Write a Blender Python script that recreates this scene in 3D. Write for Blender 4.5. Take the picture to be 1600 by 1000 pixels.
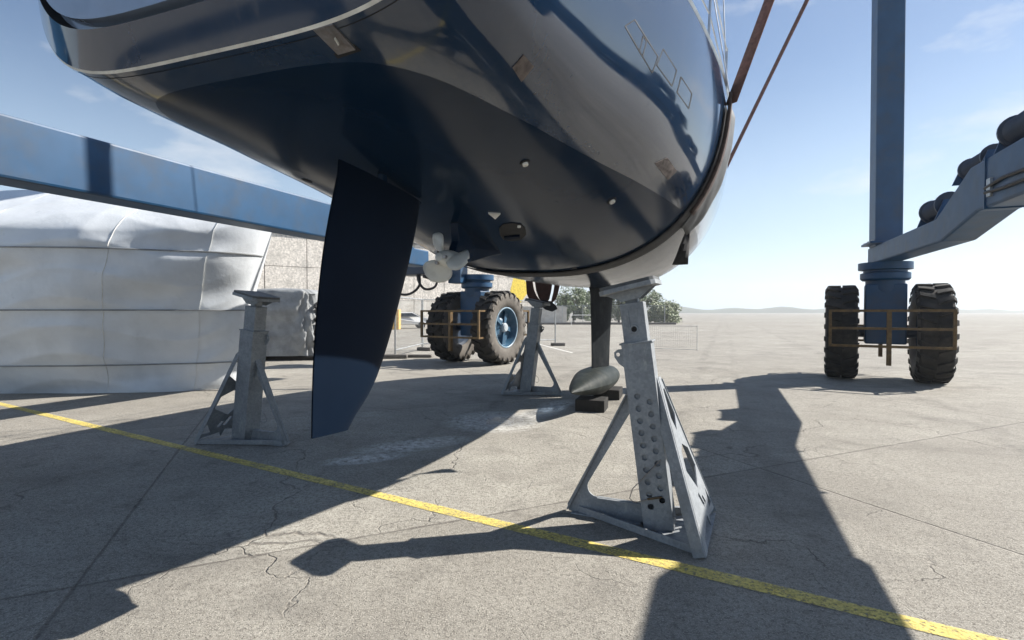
import bpy, bmesh, math, random
from mathutils import Vector, Matrix
random.seed(7)
R = math.radians
for o in list(bpy.data.objects): bpy.data.objects.remove(o)
sc = bpy.context.scene
COL = sc.collection

# ------------------------------------------------------------------ camera, sky, sun, exposure
CAM_H = 1.5; F = 800.0; HZ = 487.0
cam_d = bpy.data.cameras.new('camera'); cam = bpy.data.objects.new('camera', cam_d); COL.objects.link(cam)
cam.location = (0, 0, CAM_H)
cam.rotation_euler = (R(90) - math.atan((500 - HZ) / F), 0, 0)
cam_d.sensor_width = 36; cam_d.lens = 18; cam_d.clip_start = 0.05; cam_d.clip_end = 6000
sc.camera = cam

SUN_EL = R(39.5); SUN_AZ = Vector((0.967, 0.255, 0)).normalized()
SUN = Vector((SUN_AZ.x * math.cos(SUN_EL), SUN_AZ.y * math.cos(SUN_EL), math.sin(SUN_EL)))
world = bpy.data.worlds.new('World'); sc.world = world; world.use_nodes = True
wn = world.node_tree.nodes; wl = world.node_tree.links; wn.clear()
w_out = wn.new('ShaderNodeOutputWorld'); w_bg = wn.new('ShaderNodeBackground')
sky = wn.new('ShaderNodeTexSky'); sky.sky_type = 'NISHITA'; sky.sun_disc = False
sky.sun_elevation = SUN_EL; sky.sun_rotation = math.atan2(SUN_AZ.x, SUN_AZ.y)
sky.altitude = 0; sky.air_density = 1.0; sky.dust_density = 0.22; sky.ozone_density = 1.9
w_bg.inputs['Strength'].default_value = 0.068
# thin scattered clouds, laid out by direction over the whole sky
tc = wn.new('ShaderNodeTexCoord'); mp = wn.new('ShaderNodeMapping'); mp.inputs['Scale'].default_value = (1, 1, 2.6)
mp.inputs['Location'].default_value = (0.35, 0.1, 0.2)
cn = wn.new('ShaderNodeTexNoise'); cn.inputs['Scale'].default_value = 3.4; cn.inputs['Detail'].default_value = 7; cn.inputs['Roughness'].default_value = 0.55
cr = wn.new('ShaderNodeValToRGB'); cr.color_ramp.elements[0].position = 0.56; cr.color_ramp.elements[1].position = 0.78
cm = wn.new('ShaderNodeMix'); cm.data_type = 'RGBA'; cm.inputs['B'].default_value = (7.2, 7.4, 7.6, 1)
wl.new(tc.outputs['Generated'], mp.inputs['Vector']); wl.new(mp.outputs['Vector'], cn.inputs['Vector'])
wl.new(cn.outputs['Fac'], cr.inputs['Fac']); wl.new(cr.outputs['Color'], cm.inputs['Factor'])
sz = wn.new('ShaderNodeSeparateXYZ'); wl.new(tc.outputs['Generated'], sz.inputs[0])
hr = wn.new('ShaderNodeValToRGB'); hr.color_ramp.interpolation = 'EASE'
hr.color_ramp.elements[0].position = 0.0; hr.color_ramp.elements[0].color = (0.92, 0.92, 0.92, 1)
hr.color_ramp.elements[1].position = 0.42; hr.color_ramp.elements[1].color = (0, 0, 0, 1)
e_ = hr.color_ramp.elements.new(0.14); e_.color = (0.36, 0.36, 0.36, 1)
wl.new(sz.outputs['Z'], hr.inputs['Fac'])
hm = wn.new('ShaderNodeMix'); hm.data_type = 'RGBA'; hm.inputs['B'].default_value = (6.2, 7.6, 8.9, 1)
wl.new(hr.outputs['Color'], hm.inputs['Factor']); wl.new(sky.outputs['Color'], hm.inputs['A'])
wl.new(hm.outputs['Result'], cm.inputs['A']); wl.new(cm.outputs['Result'], w_bg.inputs['Color'])
wl.new(w_bg.outputs['Background'], w_out.inputs['Surface'])

sun_d = bpy.data.lights.new('sun', 'SUN'); sun_d.energy = 5.0; sun_d.angle = R(0.53); sun_d.color = (1, 0.95, 0.87)
sun = bpy.data.objects.new('sun', sun_d); COL.objects.link(sun); sun.rotation_euler = (-SUN).to_track_quat('-Z', 'Y').to_euler()
sun.location = (30, 10, 30)
sc.view_settings.view_transform = 'Standard'; sc.view_settings.look = 'None'
sc.view_settings.exposure = 0.94; sc.view_settings.gamma = 1; sc.view_settings.use_curve_mapping = False

cy = sc.cycles
cy.max_bounces = 6; cy.diffuse_bounces = 3; cy.glossy_bounces = 3; cy.transparent_max_bounces = 6
cy.caustics_reflective = False; cy.caustics_refractive = False
cy.use_adaptive_sampling = True; cy.adaptive_threshold = 0.02

# ------------------------------------------------------------------ material helpers
class NT:
    def __init__(s, name):
        s.m = bpy.data.materials.new(name); s.m.use_nodes = True
        s.n = s.m.node_tree.nodes; s.l = s.m.node_tree.links; s.n.clear()
        s.out = s.n.new('ShaderNodeOutputMaterial'); s.b = s.n.new('ShaderNodeBsdfPrincipled')
        s.l.new(s.b.outputs[0], s.out.inputs[0]); s.tc = s.n.new('ShaderNodeTexCoord')
        s.vec = s.tc.outputs['Object']
    def mapping(s, scale=(1, 1, 1), loc=(0, 0, 0), rot=(0, 0, 0), vec=None):
        k = s.n.new('ShaderNodeMapping'); k.inputs['Scale'].default_value = scale
        k.inputs['Location'].default_value = loc; k.inputs['Rotation'].default_value = rot
        s.l.new(vec or s.vec, k.inputs[0]); return k.outputs[0]
    def noise(s, scale, detail=4, rough=0.55, dist=0, vec=None):
        k = s.n.new('ShaderNodeTexNoise'); k.inputs['Scale'].default_value = scale; k.inputs['Detail'].default_value = detail
        k.inputs['Roughness'].default_value = rough; k.inputs['Distortion'].default_value = dist
        s.l.new(vec or s.vec, k.inputs['Vector']); return k.outputs['Fac']
    def vor(s, scale, feature='F1', vec=None, rand=1.0):
        k = s.n.new('ShaderNodeTexVoronoi'); k.feature = feature; k.inputs['Scale'].default_value = scale
        k.inputs['Randomness'].default_value = rand
        s.l.new(vec or s.vec, k.inputs['Vector']); return k.outputs['Distance']
    def ramp(s, fac, a, b, ca=(0, 0, 0, 1), cb=(1, 1, 1, 1)):
        k = s.n.new('ShaderNodeValToRGB'); e = k.color_ramp.elements
        e[0].position = a; e[1].position = b; e[0].color = ca; e[1].color = cb
        s.l.new(fac, k.inputs[0]); return k.outputs[0]
    def mix(s, fac, a, b, mode='MIX'):
        k = s.n.new('ShaderNodeMix'); k.data_type = 'RGBA'; k.blend_type = mode
        for v, i in ((fac, 'Factor'), (a, 'A'), (b, 'B')):
            if isinstance(v, (int, float)): k.inputs[i].default_value = v
            elif isinstance(v, tuple): k.inputs[i].default_value = v if len(v) == 4 else (*v, 1)
            else: s.l.new(v, k.inputs[i])
        return k.outputs['Result']
    def math(s, op, a, b=0.0):
        k = s.n.new('ShaderNodeMath'); k.operation = op
        for i, v in enumerate((a, b)):
            if isinstance(v, (int, float)): k.inputs[i].default_value = v
            else: s.l.new(v, k.inputs[i])
        return k.outputs[0]
    def bump(s, h, strength=0.3, dist=0.01, prev=None):
        k = s.n.new('ShaderNodeBump'); k.inputs['Strength'].default_value = strength; k.inputs['Distance'].default_value = dist
        s.l.new(h, k.inputs['Height'])
        if prev: s.l.new(prev, k.inputs['Normal'])
        s.l.new(k.outputs[0], s.b.inputs['Normal']); return k.outputs[0]
    def set(s, **kw):
        for k, v in kw.items():
            k = k.replace('_', ' ')
            i = s.b.inputs[k]
            if isinstance(v, (int, float)): i.default_value = v
            elif isinstance(v, tuple): i.default_value = v if len(v) == 4 else (*v, 1)
            else: s.l.new(v, i)
        return s

M = {}
def simple(name, col, rough=0.5, metal=0.0, var=0.25, scale=6.0, bump=0.0, bscale=40.0, spec=0.5, coat=0.0, dirt=None, dirt_amt=0.5, dscale=3.0):
    t = NT(name)
    dark = tuple(c * (1 - var) for c in col); lite = tuple(min(1, c * (1 + var)) for c in col)
    c = t.mix(t.ramp(t.noise(scale, 5), 0.3, 0.7), dark, lite)
    if dirt:
        c = t.mix(t.math('MULTIPLY', t.ramp(t.noise(dscale, 8, 0.65), 0.48, 0.72), dirt_amt), c, dirt)
    rr = t.math('ADD', t.math('MULTIPLY', t.noise(scale * 2.3, 4), 0.25 * rough + 0.02), rough - 0.12 * rough)
    t.set(Base_Color=c, Roughness=rr, Metallic=metal, Specular_IOR_Level=spec, Coat_Weight=coat, Coat_Roughness=0.03)
    if bump: t.bump(t.noise(bscale, 5), bump, 0.01)
    M[name] = t.m
    return t.m

def ground_material():
    t = NT('worn_concrete')
    big = t.noise(0.12, 3, 0.6); mid = t.noise(0.9, 6, 0.68); fine = t.noise(34, 3, 0.75); grit = t.noise(120, 2, 0.7)
    c = t.mix(t.ramp(mid, 0.32, 0.68), (0.245, 0.230, 0.200), (0.44, 0.420, 0.368))
    c = t.mix(t.math('MULTIPLY', t.ramp(big, 0.40, 0.65), 0.35), c, (0.24, 0.22, 0.195))
    c = t.mix(t.math('MULTIPLY', t.ramp(t.noise(6.5, 5, 0.8, 0, t.mapping((1, 1, 1), (2, 5, 0))), 0.45, 0.68), 0.42), c, (0.15, 0.136, 0.115))
    # aggregate speckle
    c = t.mix(t.math('MULTIPLY', t.ramp(fine, 0.47, 0.63), 0.85), c, (0.135, 0.124, 0.108))
    c = t.mix(t.math('MULTIPLY', t.ramp(grit, 0.52, 0.66), 0.85), c, (0.60, 0.565, 0.50))
    pores = t.ramp(t.vor(70), 0.10, 0.26, (1, 1, 1, 1), (0, 0, 0, 1))
    c = t.mix(t.math('MULTIPLY', pores, 0.7), c, (0.08, 0.072, 0.062))
    # oil and tyre stains
    st = t.math('MULTIPLY', t.ramp(t.noise(0.55, 6, 0.70, 0.5, t.mapping((1, 1.6, 1), (4.3, 1.2, 0))), 0.54, 0.70), 0.55)
    c = t.mix(st, c, (0.105, 0.098, 0.09))
    st2 = t.math('MULTIPLY', t.ramp(t.noise(2.4, 6, 0.78, 0.3, t.mapping((1, 1, 1), (9, 3, 0))), 0.56, 0.72), 0.6)
    c = t.mix(st2, c, (0.09, 0.083, 0.075))
    # cracks
    nz = t.n.new('ShaderNodeTexNoise'); nz.inputs['Scale'].default_value = 1.6; nz.inputs['Detail'].default_value = 5
    t.l.new(t.vec, nz.inputs['Vector'])
    va = t.n.new('ShaderNodeVectorMath'); va.operation = 'MULTIPLY_ADD'; va.inputs[1].default_value = (0.9, 0.9, 0)
    t.l.new(nz.outputs['Color'], va.inputs[0]); t.l.new(t.vec, va.inputs[2])
    v1 = t.vor(0.42, 'DISTANCE_TO_EDGE', va.outputs[0])
    cr1 = t.ramp(v1, 0.0008, 0.0036, (1, 1, 1, 1), (0, 0, 0, 1))
    cr1 = t.math('MULTIPLY', cr1, t.ramp(t.noise(0.7, 3), 0.44, 0.58))
    v2 = t.vor(1.5, 'DISTANCE_TO_EDGE', va.outputs[0])
    cr2 = t.ramp(v2, 0.001, 0.006, (1, 1, 1, 1), (0, 0, 0, 1))
    cr2 = t.math('MULTIPLY', cr2, t.ramp(t.noise(1.1, 3, vec=t.mapping((1, 1, 1), (7, 7, 0))), 0.55, 0.66))
    cracks = t.math('MAXIMUM', cr1, t.math('MULTIPLY', cr2, 0.8))
    # sawn slab joints every 5.2 m
    sep = t.n.new('ShaderNodeSeparateXYZ'); t.l.new(t.mapping((1, 1, 1), (1.05, 0.9, 0), (0, 0, R(-24))), sep.inputs[0])
    js = []
    for ax, per in ((0, 5.2), (1, 4.4)):
        k = t.math('ABSOLUTE', t.math('SUBTRACT', t.math('FRACT', t.math('DIVIDE', sep.outputs[ax], per)), 0.5))
        k = t.math('MULTIPLY', t.math('SUBTRACT', 0.5, k), per)
        k = t.math('ADD', k, t.math('MULTIPLY', t.math('SUBTRACT', t.noise(4, 3), 0.5), 0.03))
        js.append(t.ramp(k, 0.005, 0.013, (1, 1, 1, 1), (0, 0, 0, 1)))
    cell = t.n.new('ShaderNodeCombineXYZ')
    for ax, per in ((0, 5.2), (1, 4.4)): t.l.new(t.math('FLOOR', t.math('DIVIDE', sep.outputs[ax], per)), cell.inputs[ax])
    wnz = t.n.new('ShaderNodeTexWhiteNoise'); wnz.noise_dimensions = '2D'; t.l.new(cell.outputs[0], wnz.inputs['Vector'])
    c = t.mix(t.math('MULTIPLY', wnz.outputs['Value'], 0.38), c, (0.19, 0.172, 0.148))
    # rubber marks left along the lane of the lift, broken up by wear
    sep2 = t.n.new('ShaderNodeSeparateXYZ'); t.l.new(t.mapping((1, 1, 1), (0, 0, 0), (0, 0, R(22.5))), sep2.inputs[0])
    wob = t.math('MULTIPLY', t.math('SUBTRACT', t.noise(0.35, 2), 0.5), 0.9)
    for x0, hw_, am in ((-0.55, .16, .5), (0.35, .13, .38), (3.1, .22, .5), (-3.4, .24, .45)):
        k = t.math('ABSOLUTE', t.math('SUBTRACT', t.math('ADD', sep2.outputs[0], wob), x0))
        k = t.math('MULTIPLY', t.ramp(k, hw_ * .5, hw_, (1, 1, 1, 1), (0, 0, 0, 1)), t.ramp(t.noise(1.7, 5, 0.75, 0, t.mapping((1, .35, 1), (x0, 0, 0), (0, 0, R(22.5)))), 0.44, 0.70))
        c = t.mix(t.math('MULTIPLY', k, am), c, (0.085, 0.078, 0.07))
    lines = t.math('MAXIMUM', cracks, t.math('MULTIPLY', t.math('MAXIMUM', js[0], js[1]), 0.8))
    c = t.mix(t.math('MULTIPLY', lines, 0.52), c, (0.045, 0.032, 0.03))
    # dried white salt splashes along the run-off under the boat
    sx = t.n.new('ShaderNodeSeparateXYZ'); t.l.new(t.vec, sx.inputs[0])
    def blob(x, y, rx, ry, ang=0.0):
        dx = t.math('SUBTRACT', sx.outputs[0], x); dy = t.math('SUBTRACT', sx.outputs[1], y)
        ca, sa = math.cos(ang), math.sin(ang)
        u = t.math('DIVIDE', t.math('ADD', t.math('MULTIPLY', dx, ca), t.math('MULTIPLY', dy, sa)), rx)
        v = t.math('DIVIDE', t.math('SUBTRACT', t.math('MULTIPLY', dy, ca), t.math('MULTIPLY', dx, sa)), ry)
        q = t.math('ADD', t.math('MULTIPLY', u, u), t.math('MULTIPLY', v, v))
        return t.math('MAXIMUM', t.math('SUBTRACT', 1.0, q), 0.0)
    salt = blob(-0.25, 7.0, 0.75, 0.75)
    for a in ((0.35, 7.5, 0.8, 0.30, 0.9), (0.75, 8.3, 0.55, 0.28, 1.0), (-1.1, 5.75, 0.75, 0.30, 0.5), (-1.5, 5.2, 0.5, 0.2, 0.4)):
        salt = t.math('MAXIMUM', salt, blob(*a))
    salt = t.math('MULTIPLY', salt, t.ramp(t.noise(13, 6, 0.85), 0.42, 0.70))
    salt = t.math('MINIMUM', t.math('MULTIPLY', salt, 1.8), 0.88)
    c = t.mix(salt, c, (0.74, 0.74, 0.72))
    wet = t.math('MAXIMUM', blob(-0.08, 7.05, .62, .60), t.math('MAXIMUM', blob(.5, 7.75, .75, .32, .9)))
    wet = t.ramp(t.math('MULTIPLY', wet, t.math('ADD', 0.35, t.noise(4.0, 6, 0.75))), 0.24, 0.80)
    c = t.mix(t.math('MULTIPLY', wet, 0.55), c, (0.05, 0.048, 0.045))
    rg = t.math('ADD', 0.72, t.math('MULTIPLY', fine, 0.25))
    rg = t.math('SUBTRACT', rg, t.math('MULTIPLY', wet, 0.74))
    t.set(Base_Color=c, Roughness=rg, Specular_IOR_Level=t.math('ADD', 0.35, t.math('MULTIPLY', wet, 0.3)))
    h = t.math('SUBTRACT', t.math('ADD', t.math('MULTIPLY', fine, 0.5), t.math('ADD', t.math('MULTIPLY', grit, 0.35), t.math('MULTIPLY', mid, 1.5))), t.math('MULTIPLY', t.math('ADD', lines, t.math('MULTIPLY', pores, 0.4)), 1.2))
    h = t.math('MULTIPLY', h, t.math('SUBTRACT', 1.0, t.math('MULTIPLY', wet, 0.9)))
    t.bump(h, 0.75, 0.014)
    M['concrete'] = t.m
ground_material()

def galvanised():
    t = NT('galvanised_steel')
    sp = t.n.new('ShaderNodeTexVoronoi'); sp.inputs['Scale'].default_value = 55; t.l.new(t.vec, sp.inputs['Vector'])
    bw = t.n.new('ShaderNodeRGBToBW'); t.l.new(sp.outputs['Color'], bw.inputs[0])
    c = t.mix(bw.outputs[0], (0.235, 0.255, 0.275), (0.33, 0.35, 0.37))
    c = t.mix(t.math('MULTIPLY', t.ramp(t.noise(5, 8, 0.7), 0.44, 0.70), 0.6), c, (0.16, 0.17, 0.18))
    c = t.mix(t.math('MULTIPLY', t.ramp(t.noise(14, 8, 0.75, 0, t.mapping((1, 1, .35))), 0.58, 0.72), 0.75), c, (0.46, 0.46, 0.45))
    c = t.mix(t.math('MULTIPLY', t.ramp(t.noise(8, 8, 0.75, 0, t.mapping((1, 1, 1), (3, 1, 2))), 0.66, 0.76), 0.7), c, (0.15, 0.075, 0.04))
    t.set(Base_Color=c, Metallic=0.12, Roughness=t.math('ADD', 0.42, t.math('MULTIPLY', t.noise(20, 4), 0.3)))
    t.bump(t.noise(90, 4), 0.12, 0.004)
    M['galv'] = t.m
galvanised()

def hull_paint():
    t = NT('navy_topside_gelcoat')
    c = t.mix(t.ramp(t.noise(1.2, 5), 0.3, 0.7), (0.009, 0.026, 0.060), (0.012, 0.032, 0.072))
    dust = t.math('MULTIPLY', t.ramp(t.noise(3.2, 7, 0.7, 0.4, t.mapping((1, 1, .45))), 0.45, 0.80), 0.07)
    c = t.mix(dust, c, (0.16, 0.16, 0.16))
    sp = t.n.new('ShaderNodeSeparateXYZ'); t.l.new(t.vec, sp.inputs[0])
    scum = t.ramp(t.math('ABSOLUTE', t.math('SUBTRACT', t.math('ADD', sp.outputs[2], t.math('MULTIPLY', t.noise(5, 3), .05)), 2.555)), 0.0, 0.06, (1, 1, 1, 1), (0, 0, 0, 1))
    scum = t.math('MULTIPLY', scum, t.ramp(t.noise(7, 6, 0.75, 0, t.mapping((1, .5, 2))), 0.40, 0.75))
    runs = t.ramp(t.noise(11, 4, 0.6, 0, t.mapping((1, 1, .06))), 0.62, 0.80)
    c = t.mix(t.math('MULTIPLY', scum, 0.16), c, (0.20, 0.19, 0.16)); c = t.mix(t.math('MULTIPLY', runs, 0.07), c, (0.18, 0.18, 0.17))
    rgh = t.math('ADD', 0.055, t.math('MULTIPLY', t.ramp(t.noise(2.2, 7, 0.7), 0.40, 0.75), 0.13))
    rgh = t.math('ADD', rgh, t.math('MULTIPLY', t.math('MAXIMUM', scum, runs), 0.25))
    t.set(Base_Color=c, Roughness=rgh, Specular_IOR_Level=0.5, Coat_Weight=0.42, Coat_IOR=1.6, Coat_Roughness=0.05)
    t.bump(t.noise(1.1, 1), 0.012, 0.02)
    M['topside'] = t.m
    t = NT('navy_antifouling')
    c = t.mix(t.ramp(t.noise(1.6, 6), 0.3, 0.7), (0.0040, 0.0145, 0.0360), (0.0060, 0.0195, 0.0460))
    c = t.mix(t.math('MULTIPLY', t.ramp(t.noise(4.5, 6, 0.75), 0.55, 0.80), 0.05), c, (0.10, 0.10, 0.095))
    t.set(Base_Color=c, Roughness=t.math('ADD', 0.10, t.math('MULTIPLY', t.ramp(t.noise(3.1, 6, 0.7), 0.3, 0.8), 0.14)), Specular_IOR_Level=0.15)
    t.bump(t.noise(170, 3), 0.03, 0.003)
    M['antifoul'] = t.m
    t = NT('navy_rudder_paint')
    c = t.mix(t.ramp(t.noise(1.8, 6), 0.3, 0.7), (0.0030, 0.0078, 0.0185), (0.0048, 0.0115, 0.0250))
    c = t.mix(t.math('MULTIPLY', t.ramp(t.noise(9, 8, 0.8, 0, t.mapping((1, 1, .3))), 0.62, 0.80), 0.08), c, (0.12, 0.10, 0.08))
    t.set(Base_Color=c, Roughness=t.math('ADD', 0.42, t.math('MULTIPLY', t.noise(3.1, 6, 0.7), 0.14)), Specular_IOR_Level=0.05)
    M['rudder'] = t.m
hull_paint()
simple('white_stripe', (0.72, 0.71, 0.66), 0.4, dirt=(0.35, 0.32, 0.27), dscale=9)
simple('transom_sky_grey', (0.20, 0.26, 0.36), 0.12, coat=0.6, var=0.1)  # sky reflection on the upper transom panel, put into its base colour
simple('black_plastic', (0.012, 0.013, 0.015), 0.45)
simple('seam_black', (0.004, 0.004, 0.005), 0.7)
simple('stainless', (0.26, 0.25, 0.25), 0.35, metal=0.6, scale=30, dirt=(0.18, 0.13, 0.10), dirt_amt=0.7, dscale=25, bump=0.2)
simple('white_fitting', (0.78, 0.77, 0.73), 0.4)
simple('prop_grey', (0.60, 0.61, 0.59), 0.38, dirt=(0.36, 0.35, 0.31), dscale=6, dirt_amt=0.6, bump=0.05)
simple('keel_iron', (0.012, 0.014, 0.016), 0.62, dirt=(0.05, 0.053, 0.055), dirt_amt=0.5, dscale=5, bump=0.1, spec=0.03)
simple('bulb_grey', (0.020, 0.025, 0.024), 0.5, dirt=(0.075, 0.078, 0.068), dirt_amt=0.6, dscale=7, spec=0.12, bump=0.15)
simple('wood_block', (0.016, 0.014, 0.012), 0.85, bump=0.5)
simple('reflection_brown', (0.13, 0.105, 0.095), 0.6, scale=22, var=0.6, dirt=(0.08, 0.06, 0.06), dscale=30)  # brown of the squares reflected in the topside, as a flat colour
simple('sling_black', (0.020, 0.019, 0.020), 0.75, bump=0.4, bscale=120, dirt=(0.09, 0.085, 0.08), dscale=8)
simple('sling_red', (0.175, 0.085, 0.068), 0.85, scale=25, var=0.4, bump=0.5, bscale=150, dirt=(0.10, 0.07, 0.055), dscale=9)
simple('sling_darkred', (0.085, 0.040, 0.032), 0.85, bump=0.4, bscale=120, dirt=(0.09, 0.06, 0.05), dscale=9)
simple('sling_edge', (0.66, 0.64, 0.60), 0.8)
simple('sling_brown', (0.085, 0.056, 0.048), 0.85, scale=25, var=0.4, bump=0.5, bscale=150, dirt=(0.13, 0.10, 0.085), dscale=14)
simple('sheet_grey', (0.10, 0.105, 0.11), 0.6, bump=0.4, bscale=18)
simple('lift_blue', (0.007, 0.060, 0.145), 0.45, var=0.15, scale=2.5, dirt=(0.05, 0.055, 0.06), dirt_amt=0.5, dscale=2.2, bump=0.03)
simple('lift_dark', (0.016, 0.035, 0.070), 0.45, var=0.2, dirt=(0.04, 0.035, 0.03))
simple('rim_blue', (0.030, 0.095, 0.165), 0.42, dirt=(0.10, 0.10, 0.10), dscale=6, dirt_amt=0.5)
simple('rim_edge', (0.26, 0.37, 0.46), 0.4, dirt=(0.15, 0.14, 0.13), dscale=8)
simple('hub', (0.45, 0.50, 0.54), 0.35, dirt=(0.2, 0.19, 0.17), dscale=12)
simple('tyre', (0.020, 0.019, 0.018), 0.85, bump=0.4, bscale=45, dirt=(0.085, 0.072, 0.060), dirt_amt=0.6, dscale=3.5)
simple('tyre_side', (0.125, 0.112, 0.098), 0.85, bump=0.3, bscale=60, dirt=(0.10, 0.085, 0.072), dirt_amt=0.6, dscale=5)
simple('guard_ochre', (0.125, 0.075, 0.024), 0.6, var=0.4, scale=12, dirt=(0.055, 0.042, 0.034), dirt_amt=0.8, dscale=9)
simple('rubber_hose', (0.010, 0.010, 0.011), 0.5)
simple('yellow_paint', (0.70, 0.52, 0.05), 0.6)
simple('steel_tube', (0.42, 0.43, 0.43), 0.42, metal=0.5, dirt=(0.22, 0.20, 0.18), dscale=14)
simple('concrete_block', (0.13, 0.12, 0.11), 0.9, bump=0.5)
simple('wall_panel', (0.60, 0.56, 0.51), 0.9, var=0.38, scale=5.5, bump=1.0, bscale=9, dirt=(0.34, 0.32, 0.29), dirt_amt=0.75, dscale=1.1)
simple('wall_low', (0.60, 0.57, 0.52), 0.9, var=0.15, scale=1.3, bump=0.5, bscale=8, dirt=(0.30, 0.25, 0.20), dscale=1.0)
simple('shrink_wrap', (0.66, 0.69, 0.72), 0.28, var=0.06, scale=2.2, dirt=(0.52, 0.55, 0.58), dscale=2.4, dirt_amt=.5, bump=0.35, bscale=14)
simple('grey_tarp', (0.26, 0.27, 0.275), 0.55, var=0.25, scale=3, dirt=(0.10, 0.10, 0.10), dscale=2.2, bump=0.6, bscale=7)
simple('bark', (0.075, 0.055, 0.040), 0.9, bump=0.6)
for i, c in enumerate(((0.045, 0.080, 0.020), (0.080, 0.125, 0.034), (0.15, 0.175, 0.075))):
    t = NT('leaf_%d' % i); t.set(Base_Color=t.mix(t.noise(1.5, 3), tuple(k * .7 for k in c), tuple(k * 1.3 for k in c)), Roughness=0.5)
    t.b.inputs['Transmission Weight'].default_value = 0.0
    M['leaf%d' % i] = t.m
simple('car_white', (0.70, 0.70, 0.69), 0.3, coat=0.5, var=0.05)
simple('car_glass', (0.02, 0.025, 0.03), 0.08, var=0.1)
simple('orange_plastic', (0.72, 0.45, 0.15), 0.5)
simple('deck_grey', (0.42, 0.41, 0.38), 0.7)
simple('hill', (0.10, 0.115, 0.085), 0.9, scale=.01, var=.3)
simple('alloy', (0.52, 0.53, 0.54), 0.32, metal=0.8)

def line_paint():
    t = NT('worn_yellow_line')
    wear = t.math('MULTIPLY', t.ramp(t.noise(38, 6, 0.7), 0.45, 0.62), 1.0)
    wear2 = t.ramp(t.noise(3.5, 6, 0.7), 0.40, 0.66)
    a = t.math('MAXIMUM', wear, t.math('MULTIPLY', wear2, t.ramp(t.noise(70, 4), 0.35, 0.55)))
    c = t.mix(t.noise(6, 5), (0.68, 0.52, 0.10), (0.82, 0.68, 0.22))
    t.set(Base_Color=c, Roughness=0.7, Alpha=t.math('SUBTRACT', 1.0, t.math('MULTIPLY', a, 0.80)))
    M['line'] = t.m
line_paint()

# ------------------------------------------------------------------ mesh helpers
class MB:
    def __init__(s): s.v = []; s.f = []
    def add(s, vs, fs):
        o = len(s.v); s.v += [tuple(v) for v in vs]; s.f += [tuple(i + o for i in f) for f in fs]; return s
    def box(s, c, size, rot=None):
        hx, hy, hz = (k / 2 for k in size); c = Vector(c)
        vs = [Vector((x, y, z)) for x in (-hx, hx) for y in (-hy, hy) for z in (-hz, hz)]
        if rot is not None: vs = [rot @ v for v in vs]
        return s.add([c + v for v in vs], [(0, 1, 3, 2), (4, 6, 7, 5), (0, 4, 5, 1), (2, 3, 7, 6), (0, 2, 6, 4), (1, 5, 7, 3)])
    def bar(s, p0, p1, w, h, up=(0, 0, 1)):
        p0 = Vector(p0); p1 = Vector(p1); d = (p1 - p0).normalized(); up = Vector(up)
        x = d.cross(up)
        if x.length < 1e-4: x = d.cross(Vector((1, 0, 0)))
        x.normalize(); y = x.cross(d).normalized()
        vs = [p + x * a * w / 2 + y * b * h / 2 for p in (p0, p1) for a, b in ((-1, -1), (1, -1), (1, 1), (-1, 1))]
        return s.add(vs, [(3, 2, 1, 0), (4, 5, 6, 7), (0, 1, 5, 4), (1, 2, 6, 5), (2, 3, 7, 6), (3, 0, 4, 7)])
    def tube(s, pts, r, n=8):
        pts = [Vector(p) for p in pts]; rings = []; prev = None
        rs = r if isinstance(r, (list, tuple)) else [r] * len(pts)
        for i, p in enumerate(pts):
            d = (pts[min(i + 1, len(pts) - 1)] - pts[max(i - 1, 0)]).normalized()
            if prev is None: x = d.cross(Vector((0, 0, 1)) if abs(d.z) < .9 else Vector((1, 0, 0))).normalized()
            else: x = (prev - d * prev.dot(d)).normalized()
            prev = x; y = d.cross(x)
            rings.append([p + (x * math.cos(a) + y * math.sin(a)) * rs[i] for a in (2 * math.pi * k / n for k in range(n))])
        vs = [v for rg in rings for v in rg]; fs = []
        for i in range(len(pts) - 1):
            for k in range(n): fs.append((i * n + k, i * n + (k + 1) % n, (i + 1) * n + (k + 1) % n, (i + 1) * n + k))
        fs.append(tuple(range(n - 1, -1, -1))); fs.append(tuple((len(pts) - 1) * n + k for k in range(n)))
        return s.add(vs, fs)
    def lathe(s, prof, n=32, mat=Matrix.Identity(4), closed=False):      # prof (radius, axial); axis = local Z
        vs = [mat @ Vector((r * math.cos(a), r * math.sin(a), z)) for a in (2 * math.pi * k / n for k in range(n)) for r, z in prof]
        m = len(prof); fs = []
        for k in range(n):
            for j in range(m - 1 if not closed else m):
                j2 = (j + 1) % m
                fs.append((k * m + j, ((k + 1) % n) * m + j, ((k + 1) % n) * m + j2, k * m + j2))
        return s.add(vs, fs)
    def grid(s, rows, close=False):
        m = len(rows[0]); vs = [v for r in rows for v in r]; fs = []
        for i in range(len(rows) - 1):
            for j in range(m - 1): fs.append((i * m + j, i * m + j + 1, (i + 1) * m + j + 1, (i + 1) * m + j))
        return s.add(vs, fs)
    def build(s, name, mat, parent=None, smooth=False, bevel=0.0, angle=40, solid=0.0, normals=True):
        me = bpy.data.meshes.new(name); me.from_pydata(s.v, [], s.f); me.validate()
        if normals:
            bm = bmesh.new(); bm.from_mesh(me); bmesh.ops.recalc_face_normals(bm, faces=bm.faces); bm.to_mesh(me); bm.free()
        return link(name, me, mat, parent, smooth, bevel, angle, solid)
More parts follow.
